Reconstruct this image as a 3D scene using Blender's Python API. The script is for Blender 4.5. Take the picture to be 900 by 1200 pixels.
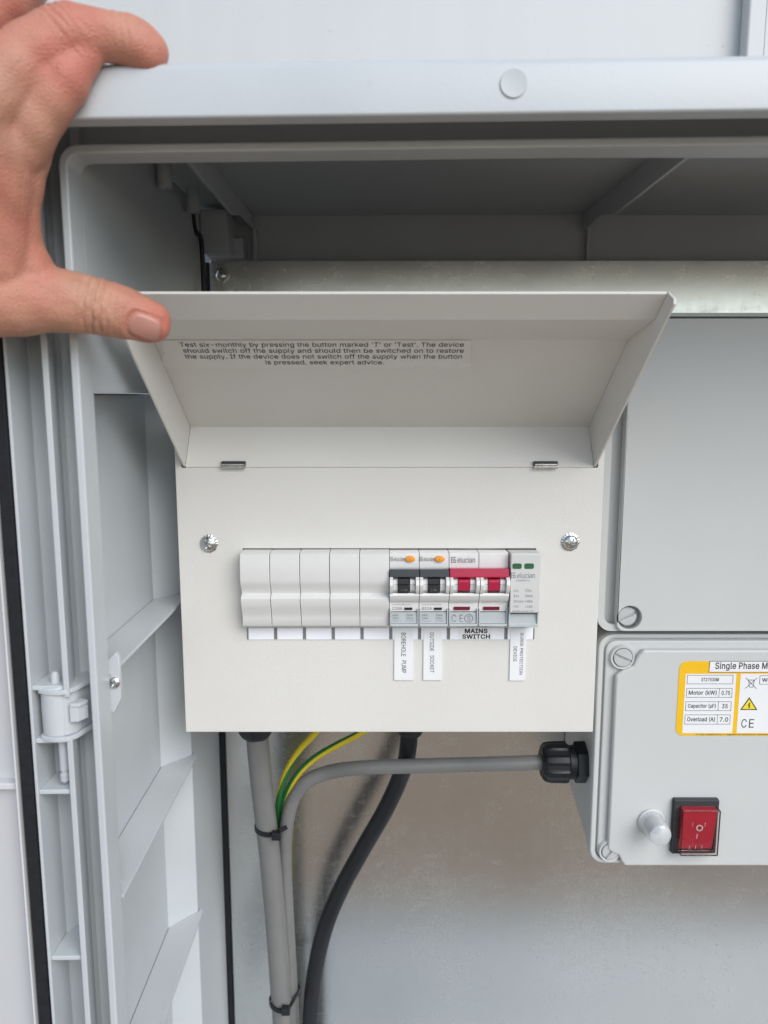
import bpy, bmesh, math, random
import numpy as np
from mathutils import Vector, Matrix
from mathutils.bvhtree import BVHTree
from mathutils.geometry import delaunay_2d_cdt

random.seed(7)
for o in list(bpy.data.objects):
    bpy.data.objects.remove(o)
SC = bpy.context.scene
COL = SC.collection
MM = 0.001

# ------------------------------------------------------------------ camera
PITCH = math.radians(8.6)
cam_data = bpy.data.cameras.new("camera")
cam = bpy.data.objects.new("camera", cam_data)
COL.objects.link(cam)
cam.location = (0, 0, 0)
cam.rotation_euler = (math.radians(90) - PITCH, 0, 0)
cam_data.sensor_fit = 'VERTICAL'
cam_data.sensor_height = 36
cam_data.sensor_width = 27
cam_data.lens = 27
cam_data.clip_start = 0.01
cam_data.clip_end = 500
cam_data.dof.use_dof = True
cam_data.dof.focus_distance = 0.45
cam_data.dof.aperture_fstop = 11.0
SC.camera = cam

# ------------------------------------------------------------------ sky, sun, exposure
SUN_EL, SUN_ROT = math.radians(36), math.radians(146)
world = bpy.data.worlds.new("World")
SC.world = world
world.use_nodes = True
wn, wl = world.node_tree.nodes, world.node_tree.links
bg = wn["Background"]
sky = wn.new("ShaderNodeTexSky")
sky.sky_type = 'NISHITA'
sky.sun_disc = False
sky.sun_elevation = SUN_EL
sky.sun_rotation = SUN_ROT
sky.air_density = 1.0
sky.dust_density = 0.3
sky.ozone_density = 2.0
hsv = wn.new("ShaderNodeHueSaturation")
hsv.inputs["Saturation"].default_value = 0.72
wl.new(sky.outputs[0], hsv.inputs["Color"])
wl.new(hsv.outputs[0], bg.inputs["Color"])
bg.inputs["Strength"].default_value = 0.105
sl = bpy.data.lights.new("sun", 'SUN')
sl.energy = 1.45
sl.angle = math.radians(42)
sl.color = (1.0, 0.96, 0.91)
sun = bpy.data.objects.new("sun", sl)
COL.objects.link(sun)
# light comes from behind and above the photographer, from the right
d = Vector((math.sin(SUN_ROT) * math.cos(SUN_EL), math.cos(SUN_ROT) * math.cos(SUN_EL), math.sin(SUN_EL)))
sun.rotation_euler = d.to_track_quat('Z', 'Y').to_euler()
SC.view_settings.view_transform = 'Standard'
SC.view_settings.look = 'None'
SC.view_settings.gamma = 1
SC.view_settings.exposure = 0.86

# ------------------------------------------------------------------ layout helpers (millimetres)
CP, SP = math.cos(PITCH), math.sin(PITCH)

def ray(px, py):
    u, v = (px - 450) / 900, (py - 600) / 900
    return Vector((u, CP - v * SP, -(SP + v * CP)))

def at(px, py, Y):
    r = ray(px, py)
    return r * (Y / r.y)

def hit(px, py, p, n):
    r = ray(px, py)
    return r * (p.dot(n) / r.dot(n))

# ------------------------------------------------------------------ materials
def mat(name, col, rough=0.5, metal=0.0, var=0.06, vscale=40, bump=0.0, bscale=400, coat=0.0,
        trans=0.0, sss=0.0, ior=1.45, rvar=0.1, dirt=0.0, stretch=(1, 1, 1), alpha=1.0):
    m = bpy.data.materials.new(name)
    m.use_nodes = True
    nt = m.node_tree
    b = nt.nodes["Principled BSDF"]
    b.inputs["Metallic"].default_value = metal
    b.inputs["IOR"].default_value = ior
    b.inputs["Coat Weight"].default_value = coat
    b.inputs["Transmission Weight"].default_value = trans
    b.inputs["Subsurface Weight"].default_value = sss
    b.inputs["Alpha"].default_value = alpha
    tc = nt.nodes.new("ShaderNodeTexCoord")
    mp = nt.nodes.new("ShaderNodeMapping")
    mp.inputs["Scale"].default_value = stretch
    nt.links.new(tc.outputs["Object"], mp.inputs["Vector"])
    nz = nt.nodes.new("ShaderNodeTexNoise")
    nz.inputs["Scale"].default_value = vscale
    nz.inputs["Detail"].default_value = 5
    nt.links.new(mp.outputs[0], nz.inputs["Vector"])
    rp = nt.nodes.new("ShaderNodeValToRGB")
    rp.color_ramp.elements[0].position = 0.3
    rp.color_ramp.elements[1].position = 0.7
    c0 = [max(0, c * (1 - var)) for c in col]
    c1 = [min(1, c * (1 + var)) for c in col]
    rp.color_ramp.elements[0].color = (*c0, 1)
    rp.color_ramp.elements[1].color = (*c1, 1)
    nt.links.new(nz.outputs["Fac"], rp.inputs["Fac"])
    out = rp.outputs[0]
    if dirt > 0:
        n2 = nt.nodes.new("ShaderNodeTexNoise")
        n2.inputs["Scale"].default_value = 180
        n2.inputs["Detail"].default_value = 3
        nt.links.new(tc.outputs["Object"], n2.inputs["Vector"])
        r2 = nt.nodes.new("ShaderNodeValToRGB")
        r2.color_ramp.elements[0].position = 0.70
        r2.color_ramp.elements[0].color = (0, 0, 0, 1)
        r2.color_ramp.elements[1].position = 0.80
        r2.color_ramp.elements[1].color = (dirt, dirt, dirt, 1)
        nt.links.new(n2.outputs["Fac"], r2.inputs["Fac"])
        mx = nt.nodes.new("ShaderNodeMixRGB")
        mx.inputs["Color2"].default_value = (col[0] * .45, col[1] * .42, col[2] * .38, 1)
        nt.links.new(r2.outputs[0], mx.inputs["Fac"])
        nt.links.new(out, mx.inputs["Color1"])
        out = mx.outputs[0]
    nt.links.new(out, b.inputs["Base Color"])
    mr = nt.nodes.new("ShaderNodeMapRange")
    mr.inputs["To Min"].default_value = max(0.02, rough - rvar)
    mr.inputs["To Max"].default_value = min(1, rough + rvar)
    nt.links.new(nz.outputs["Fac"], mr.inputs["Value"])
    nt.links.new(mr.outputs[0], b.inputs["Roughness"])
    if bump > 0:
        nb = nt.nodes.new("ShaderNodeTexNoise")
        nb.inputs["Scale"].default_value = bscale
        nb.inputs["Detail"].default_value = 4
        nt.links.new(mp.outputs[0], nb.inputs["Vector"])
        bp = nt.nodes.new("ShaderNodeBump")
        bp.inputs["Strength"].default_value = bump
        bp.inputs["Distance"].default_value = 0.0006
        nt.links.new(nb.outputs["Fac"], bp.inputs["Height"])
        nt.links.new(bp.outputs[0], b.inputs["Normal"])
    return m

def galvanised():
    m = mat("galvanised_steel", (0.67, 0.68, 0.67), rough=0.30, metal=1.0, var=0.05, vscale=9, bump=0.03, bscale=30)
    nt = m.node_tree
    b = nt.nodes["Principled BSDF"]
    tc = nt.nodes["Texture Coordinate"]
    vo = nt.nodes.new("ShaderNodeTexVoronoi")
    vo.inputs["Scale"].default_value = 190
    nw = nt.nodes.new("ShaderNodeTexNoise")
    nw.inputs["Scale"].default_value = 90
    nw.inputs["Detail"].default_value = 4
    nt.links.new(tc.outputs["Object"], nw.inputs["Vector"])
    mv = nt.nodes.new("ShaderNodeMixRGB")
    mv.inputs["Fac"].default_value = 0.012
    nt.links.new(tc.outputs["Object"], mv.inputs["Color1"])
    nt.links.new(nw.outputs["Color"], mv.inputs["Color2"])
    nt.links.new(mv.outputs[0], vo.inputs["Vector"])
    # scuffs: stretched noise, thresholded
    mp = nt.nodes.new("ShaderNodeMapping")
    mp.inputs["Scale"].default_value = (1.0, 1.0, 3.0)
    nt.links.new(tc.outputs["Object"], mp.inputs["Vector"])
    sc = nt.nodes.new("ShaderNodeTexNoise")
    sc.inputs["Scale"].default_value = 55
    sc.inputs["Detail"].default_value = 9
    sc.inputs["Roughness"].default_value = 0.7
    nt.links.new(mp.outputs[0], sc.inputs["Vector"])
    rr = nt.nodes.new("ShaderNodeValToRGB")
    rr.color_ramp.elements[0].position = 0.52
    rr.color_ramp.elements[1].position = 0.72
    nt.links.new(sc.outputs["Fac"], rr.inputs["Fac"])
    sep = nt.nodes.new("ShaderNodeSeparateColor")
    nt.links.new(vo.outputs["Color"], sep.inputs[0])
    ma = nt.nodes.new("ShaderNodeMath"); ma.operation = 'MULTIPLY_ADD'
    ma.inputs[1].default_value = 0.03
    ma.inputs[2].default_value = 0.22
    nt.links.new(sep.outputs[0], ma.inputs[0])
    mb = nt.nodes.new("ShaderNodeMath"); mb.operation = 'MULTIPLY_ADD'
    mb.inputs[1].default_value = 0.07
    nt.links.new(rr.outputs[0], mb.inputs[0])
    nt.links.new(ma.outputs[0], mb.inputs[2])
    ms = nt.nodes.new("ShaderNodeMapping"); ms.inputs["Scale"].default_value = (160, 1, 5)
    nt.links.new(tc.outputs["Object"], ms.inputs["Vector"])
    ns = nt.nodes.new("ShaderNodeTexNoise"); ns.inputs["Scale"].default_value = 3; ns.inputs["Detail"].default_value = 6
    nt.links.new(ms.outputs[0], ns.inputs["Vector"])
    mc = nt.nodes.new("ShaderNodeMath"); mc.operation = 'MULTIPLY_ADD'
    mc.inputs[1].default_value = 0.10
    nt.links.new(ns.outputs["Fac"], mc.inputs[0]); nt.links.new(mb.outputs[0], mc.inputs[2])
    nc = nt.nodes.new("ShaderNodeTexNoise"); nc.inputs["Scale"].default_value = 9; nc.inputs["Detail"].default_value = 7
    nt.links.new(tc.outputs["Object"], nc.inputs["Vector"])
    md = nt.nodes.new("ShaderNodeMath"); md.operation = 'MULTIPLY_ADD'
    md.inputs[1].default_value = 0.16
    nt.links.new(nc.outputs["Fac"], md.inputs[0]); nt.links.new(mc.outputs[0], md.inputs[2])
    mo = nt.nodes.new("ShaderNodeMath"); mo.operation = 'SUBTRACT'; mo.inputs[1].default_value = 0.12
    nt.links.new(md.outputs[0], mo.inputs[0])
    nt.links.new(mo.outputs[0], b.inputs["Roughness"])
    old = b.inputs["Base Color"].links[0].from_socket
    mx = nt.nodes.new("ShaderNodeMixRGB"); mx.blend_type = 'MIX'
    mx.inputs["Color2"].default_value = (0.74, 0.75, 0.745, 1)
    mf = nt.nodes.new("ShaderNodeMath"); mf.operation = 'MULTIPLY'
    mf.inputs[1].default_value = 0.16
    nt.links.new(rr.outputs[0], mf.inputs[0])
    nt.links.new(mf.outputs[0], mx.inputs["Fac"])
    nt.links.new(old, mx.inputs["Color1"])
    nt.links.new(mx.outputs[0], b.inputs["Base Color"])
    return m

M = {}
M['grp'] = mat("grey_moulded_plastic", (0.50, 0.53, 0.545), rough=0.36, var=0.03, vscale=18, bump=0.11, bscale=420, dirt=0.2)
M['door'] = mat("skylit_door_plastic", (0.60, 0.605, 0.615), rough=0.34, var=0.02, vscale=15, bump=0.08, bscale=240, dirt=0.10)  # same plastic as the cabinet, coloured paler for sky light on the door
M['cu'] = mat("cream_powder_coat", (0.69, 0.675, 0.637), rough=0.40, var=0.02, vscale=12, bump=0.28, bscale=1300, dirt=0.08)
M['abs'] = mat("light_grey_abs", (0.565, 0.575, 0.565), rough=0.42, var=0.02, vscale=14, bump=0.10, bscale=1200)
M['galv'] = galvanised()
M['wall'] = mat("white_wall_paint", (0.55, 0.555, 0.55), rough=0.45, var=0.02, vscale=10, bump=0.12, bscale=60, stretch=(3, 1, .4), dirt=0.2)
M['blank'] = mat("white_blank_plastic", (0.68, 0.675, 0.655), rough=0.34, var=0.02, vscale=60)
M['white'] = mat("white_breaker_plastic", (0.74, 0.735, 0.72), rough=0.36, var=0.02, vscale=60)
M['spd'] = mat("pale_grey_plastic", (0.60, 0.60, 0.585), rough=0.45, var=0.02, vscale=60)
M['holder'] = mat("clear_label_holder", (0.46, 0.50, 0.505), rough=0.15, var=0.05, vscale=90, coat=0.3)
M['dark'] = mat("charcoal_plastic", (0.035, 0.038, 0.042), rough=0.4, var=0.1)
M['black'] = mat("black_rubber", (0.010, 0.011, 0.014), rough=0.42, var=0.2, bump=0.1, bscale=300)
M['gasket'] = mat("black_gasket_and_gap_shade", (0.010, 0.011, 0.015), rough=0.75, var=0.35, vscale=220, bump=0.35, bscale=700, dirt=0.0)  # door gasket foam; also the black of the strip painted as gap shadow
M['red'] = mat("crimson_plastic", (0.42, 0.015, 0.055), rough=0.3, var=0.05)
M['rocker'] = mat("bright_red_plastic", (0.60, 0.018, 0.045), rough=0.25, var=0.04)
M['maroon'] = mat("dark_red_window", (0.16, 0.012, 0.03), rough=0.2, var=0.05)
M['window'] = mat("dark_window", (0.03, 0.022, 0.03), rough=0.2, var=0.05)
M['orange'] = mat("orange_plastic", (0.85, 0.32, 0.03), rough=0.3, var=0.05)
M['green'] = mat("green_window", (0.03, 0.13, 0.06), rough=0.25, var=0.1)
M['paper'] = mat("white_label", (0.80, 0.805, 0.81), rough=0.45, var=0.01)
M['card'] = mat("white_card", (0.86, 0.86, 0.9), rough=0.5, var=0.02)
M['clear'] = mat("clear_sticker", (0.70, 0.685, 0.65), rough=0.28, var=0.02)
M['ink'] = mat("black_ink", (0.015, 0.015, 0.018), rough=0.5, var=0.0)
M['greyink'] = mat("grey_ink", (0.21, 0.21, 0.22), rough=0.5, var=0.0)
M['paleink'] = mat("white_ink", (0.75, 0.72, 0.72), rough=0.5, var=0.0)
M['yellow'] = mat("yellow_label", (0.86, 0.50, 0.012), rough=0.4, var=0.03)
M['warn'] = mat("warning_yellow", (0.85, 0.66, 0.04), rough=0.4, var=0.0)
M['zinc'] = mat("zinc_plated_screw", (0.62, 0.63, 0.62), rough=0.2, metal=1.0, var=0.12, vscale=300)
M['slotted'] = mat("grey_nylon_screw", (0.50, 0.51, 0.505), rough=0.4, var=0.05, vscale=200)
M['recess'] = mat("dark_interior", (0.03, 0.031, 0.033), rough=0.7, var=0.1)
M['cable'] = mat("grey_cable_sheath", (0.19, 0.188, 0.182), rough=0.36, var=0.06, vscale=60, bump=0.08, bscale=200, dirt=0.15)
M['egreen'] = mat("earth_green", (0.02, 0.14, 0.035), rough=0.35, var=0.05)
M['eyellow'] = mat("earth_yellow", (0.62, 0.47, 0.02), rough=0.35, var=0.05)
M['lens'] = mat("clear_lamp_lens", (0.80, 0.83, 0.85), rough=0.06, var=0.0, ior=1.5, rvar=0.0, coat=1.0, alpha=0.5)
M['cover'] = mat("clear_switch_cover", (0.95, 0.93, 0.93), rough=0.03, trans=1.0, var=0.0, ior=1.35, rvar=0.0)
M['ground'] = mat("pale_tan_gravel", (0.31, 0.232, 0.160), rough=0.9, var=0.35, vscale=6, bump=0.4, bscale=60)

def skin():
    m = mat("skin", (0.47, 0.25, 0.168), rough=0.47, var=0.13, vscale=85, bump=0.4, bscale=900, sss=0.12, dirt=0.0)
    nt = m.node_tree
    b = nt.nodes["Principled BSDF"]
    b.inputs["Subsurface Radius"].default_value = (1.0, 0.35, 0.2)
    b.inputs["Subsurface Scale"].default_value = 0.004
    b.inputs["Specular IOR Level"].default_value = 0.4
    tc = nt.nodes["Texture Coordinate"]
    n2 = nt.nodes.new("ShaderNodeTexNoise")
    n2.inputs["Scale"].default_value = 34
    n2.inputs["Detail"].default_value = 3
    nt.links.new(tc.outputs["Object"], n2.inputs["Vector"])
    r2 = nt.nodes.new("ShaderNodeValToRGB")
    r2.color_ramp.elements[0].position = 0.40
    r2.color_ramp.elements[1].position = 0.66
    nt.links.new(n2.outputs["Fac"], r2.inputs["Fac"])
    at_ = nt.nodes.new("ShaderNodeAttribute"); at_.attribute_name = "flush"
    add = nt.nodes.new("ShaderNodeMath"); add.operation = 'MULTIPLY_ADD'
    add.inputs[1].default_value = 0.6
    nt.links.new(r2.outputs[0], add.inputs[0])
    nt.links.new(at_.outputs["Fac"], add.inputs[2])
    cl = nt.nodes.new("ShaderNodeClamp")
    nt.links.new(add.outputs[0], cl.inputs[0])
    mx = nt.nodes.new("ShaderNodeMixRGB")
    mx.inputs["Color2"].default_value = (0.48, 0.17, 0.12, 1)
    nt.links.new(cl.outputs[0], mx.inputs["Fac"])
    old = b.inputs["Base Color"].links[0].from_socket
    nt.links.new(old, mx.inputs["Color1"])
    nt.links.new(mx.outputs[0], b.inputs["Base Color"])
    # fine skin lines on top of the pore noise
    vo = nt.nodes.new("ShaderNodeTexVoronoi"); vo.feature = 'DISTANCE_TO_EDGE'
    vo.inputs["Scale"].default_value = 750
    nt.links.new(tc.outputs["Object"], vo.inputs["Vector"])
    bp2 = nt.nodes.new("ShaderNodeBump")
    bp2.inputs["Strength"].default_value = 0.5
    bp2.inputs["Distance"].default_value = 0.0006
    nt.links.new(vo.outputs["Distance"], bp2.inputs["Height"])
    oldn = b.inputs["Normal"].links[0].from_node
    nt.links.new(oldn.outputs[0], bp2.inputs["Normal"])
    nt.links.new(bp2.outputs[0], b.inputs["Normal"])
    return m
M['skin'] = skin()
M['nail'] = mat("fingernail", (0.46, 0.225, 0.18), rough=0.38, var=0.05, vscale=200, sss=0.1)
M['nail'].node_tree.nodes["Principled BSDF"].inputs["Subsurface Scale"].default_value = 0.002

# ------------------------------------------------------------------ things, parts
def tag(o, label=None, cat=None, group=None, kind=None):
    if label: o['label'] = label
    if cat: o['category'] = cat
    if group: o['group'] = group
    if kind: o['kind'] = kind
    return o

def wloc(o):
    v = Vector((0, 0, 0))
    while o:
        v += Vector(o.location); o = o.parent
    return v

def thing(name, loc, label, cat, group=None):
    o = bpy.data.objects.new(name, None)
    o.empty_display_size = 0.02
    COL.objects.link(o)
    o.location = Vector(loc) * MM
    return tag(o, label, cat, group)

class MB:
    """collects shapes (mm, world space) and links them as ONE mesh object"""
    def __init__(s):
        s.v, s.f, s.m = [], [], []
    def add(s, verts, faces, mi=0):
        k = len(s.v)
        s.v += [Vector(p) for p in verts]
        s.f += [tuple(i + k for i in f) for f in faces]
        s.m += [mi] * len(faces)
        return s
    def box(s, x0, x1, y0, y1, z0, z1, mi=0):
        return s.add([(x0, y0, z0), (x1, y0, z0), (x1, y1, z0), (x0, y1, z0), (x0, y0, z1), (x1, y0, z1), (x1, y1, z1), (x0, y1, z1)],
                     [(3, 2, 1, 0), (4, 5, 6, 7), (0, 1, 5, 4), (1, 2, 6, 5), (2, 3, 7, 6), (3, 0, 4, 7)], mi)
    def prism(s, pts, f0, f1, mi=0):
        """pts: 2-D outline; f0, f1 map a 2-D point to 3-D for the two ends"""
        n = len(pts)
        vs = [f0(*p) for p in pts] + [f1(*p) for p in pts]
        fs = [tuple(range(n))[::-1], tuple(range(n, 2 * n))]
        fs += [(i, (i + 1) % n, n + (i + 1) % n, n + i) for i in range(n)]
        return s.add(vs, fs, mi)
    def slab(s, pts, y0, y1, mi=0):          # outline in XZ, thickness in Y
        return s.prism(pts, lambda x, z: (x, y0, z), lambda x, z: (x, y1, z), mi)
    def plan(s, pts, z0, z1, mi=0):          # outline in XY, thickness in Z
        return s.prism(pts, lambda x, y: (x, y, z0), lambda x, y: (x, y, z1), mi)
    def prof(s, pts, x0, x1, mi=0):          # outline in YZ, extruded along X
        return s.prism(pts, lambda y, z: (x0, y, z), lambda y, z: (x1, y, z), mi)
    def lathe(s, prof, o, axis, n=32, mi=0, mod=None, up=None, caps=True):
        a = Vector(axis).normalized()
        u = Vector(up) if up else (Vector((0, 0, 1)) if abs(a.z) < .9 else Vector((1, 0, 0)))
        u = (u - a * u.dot(a)).normalized(); w = a.cross(u); o = Vector(o)
        vs = []
        for j, (r, h) in enumerate(prof):
            for i in range(n):
                t = 2 * math.pi * i / n
                rr = r * (mod(t, j) if mod else 1)
                vs.append(o + a * h + (u * math.cos(t) + w * math.sin(t)) * rr)
        fs = []
        for j in range(len(prof) - 1):
            for i in range(n):
                fs.append((j * n + i, j * n + (i + 1) % n, (j + 1) * n + (i + 1) % n, (j + 1) * n + i))
        if caps:
            fs.append(tuple(range(n))[::-1]); fs.append(tuple((len(prof) - 1) * n + i for i in range(n)))
        return s.add(vs, fs, mi)
    def tube(s, pts, r, n=16, mi=0, sub=8, smi=None, twist=0.0):
        P = spline(pts, sub)
        vs, fs, ms = [], [], []
        T = [(P[min(i + 1, len(P) - 1)] - P[max(i - 1, 0)]).normalized() for i in range(len(P))]
        u = Vector((1, 0, 0)) if abs(T[0].x) < .8 else Vector((0, 1, 0))
        L = 0
        for i, p in enumerate(P):
            t = T[i]
            u = (u - t * u.dot(t)).normalized(); w = t.cross(u)
            if i: L += (P[i] - P[i - 1]).length
            for k in range(n):
                a = 2 * math.pi * k / n + twist * L
                vs.append(p + (u * math.cos(a) + w * math.sin(a)) * r)
        for i in range(len(P) - 1):
            for k in range(n):
                fs.append((i * n + k, i * n + (k + 1) % n, (i + 1) * n + (k + 1) % n, (i + 1) * n + k))
                ms.append(smi(k / n) if smi else mi)
        fs.append(tuple(range(n))[::-1]); fs.append(tuple((len(P) - 1) * n + k for k in range(n)))
        ms += [mi, mi]
        k0 = len(s.m)
        s.add(vs, fs, mi); s.m[k0:] = ms
        return s
    def relief(s, o, axis, R, hf, nr=12, na=56, mi=0, base=0.0, up=(0, 0, 1)):
        """round head with a height function hf(x, y) over its disc"""
        a = Vector(axis).normalized(); u = Vector(up); u = (u - a * u.dot(a)).normalized(); w = a.cross(u); o = Vector(o)
        vs = [o + a * hf(0, 0)]; fs = []
        for j in range(1, nr + 1):
            r = R * j / nr
            for i in range(na):
                t = 2 * math.pi * i / na
                x, y = r * math.cos(t), r * math.sin(t)
                vs.append(o + a * hf(x, y) + w * x + u * y)
        for i in range(na):
            vs.append(o + a * base + w * R * math.cos(2 * math.pi * i / na) + u * R * math.sin(2 * math.pi * i / na))
        for i in range(na):
            fs.append((0, 1 + i, 1 + (i + 1) % na))
        for j in range(nr):
            for i in range(na):
                p, q = 1 + j * na, 1 + (j + 1) * na
                fs.append((p + i, q + i, q + (i + 1) % na, p + (i + 1) % na))
        return s.add(vs, fs, mi)
    def text(s, string, o, u, v, w, h, mi=0, bold=0.0, lift=0.12):
        """flat lettering filling a w x h box whose lower left corner is o"""
        V, F = glyphs(string, bold)
        u, v, o = Vector(u), Vector(v), Vector(o)
        n = u.cross(v)
        return s.add([o + u * (x * w) + v * (y * h) + n * lift for x, y in V], F, mi)
    def textpx(s, string, x0, y0, x1, y1, Y, mi=0, bold=0.0, lift=0.12, rot=False):
        """lettering on an upright face at distance Y covering the photographed box"""
        a, b = at(x0, y1, Y), at(x1, y0, Y)
        cx = (a.x + b.x) / 2
        if not rot:
            return s.text(string, (a.x, Y, a.z), (1, 0, 0), (0, 0, 1), b.x - a.x, b.z - a.z, mi, bold, lift)
        return s.text(string, (a.x, Y, b.z), (0, 0, -1), (1, 0, 0), b.z - a.z, b.x - a.x, mi, bold, lift)
    def build(s, name, mats, parent=None, bevel=0, seg=2, ang=32, label=None, origin=None, sub=0, orient=True):
        if not isinstance(mats, (list, tuple)): mats = [mats]
        me = bpy.data.meshes.new(name)
        V = np.array([tuple(p) for p in s.v])
        c = Vector(origin) if origin else Vector((V.min(0) + V.max(0)) / 2)
        me.from_pydata([tuple((p - c) * MM) for p in s.v], [], s.f)
        for m in mats: me.materials.append(m)
        me.polygons.foreach_set("material_index", s.m)
        if orient:
            bm = bmesh.new(); bm.from_mesh(me)
            bmesh.ops.recalc_face_normals(bm, faces=bm.faces)
            bm.to_mesh(me); bm.free()
        me.polygons.foreach_set("use_smooth", [True] * len(me.polygons))
        me.set_sharp_from_angle(angle=math.radians(ang))
        me.update()
        o = bpy.data.objects.new(name, me)
        COL.objects.link(o)
        if parent:
            o.parent = parent
            o.location = c * MM - wloc(parent)
        else:
            o.location = c * MM
        if bevel:
            b = o.modifiers.new("bevel", 'BEVEL')
            b.width = bevel * MM; b.segments = seg; b.limit_method = 'ANGLE'; b.angle_limit = math.radians(ang)
            b.harden_normals = True
        if label: o['label'] = label
        return o

def spline(pts, sub=8):
    P = [Vector(p) for p in pts]
    if len(P) < 3: return P
    Q = [P[0] * 2 - P[1]] + P + [P[-1] * 2 - P[-2]]
    out = []
    for i in range(1, len(Q) - 2):
        a, b, c, d_ = Q[i - 1], Q[i], Q[i + 1], Q[i + 2]
        for k in range(sub):
            t = k / sub
            out.append(0.5 * ((2 * b) + (c - a) * t + (2 * a - 5 * b + 4 * c - d_) * t * t + (3 * b - a - 3 * c + d_) * t ** 3))
    out.append(P[-1])
    return out

_g = {}
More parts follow.
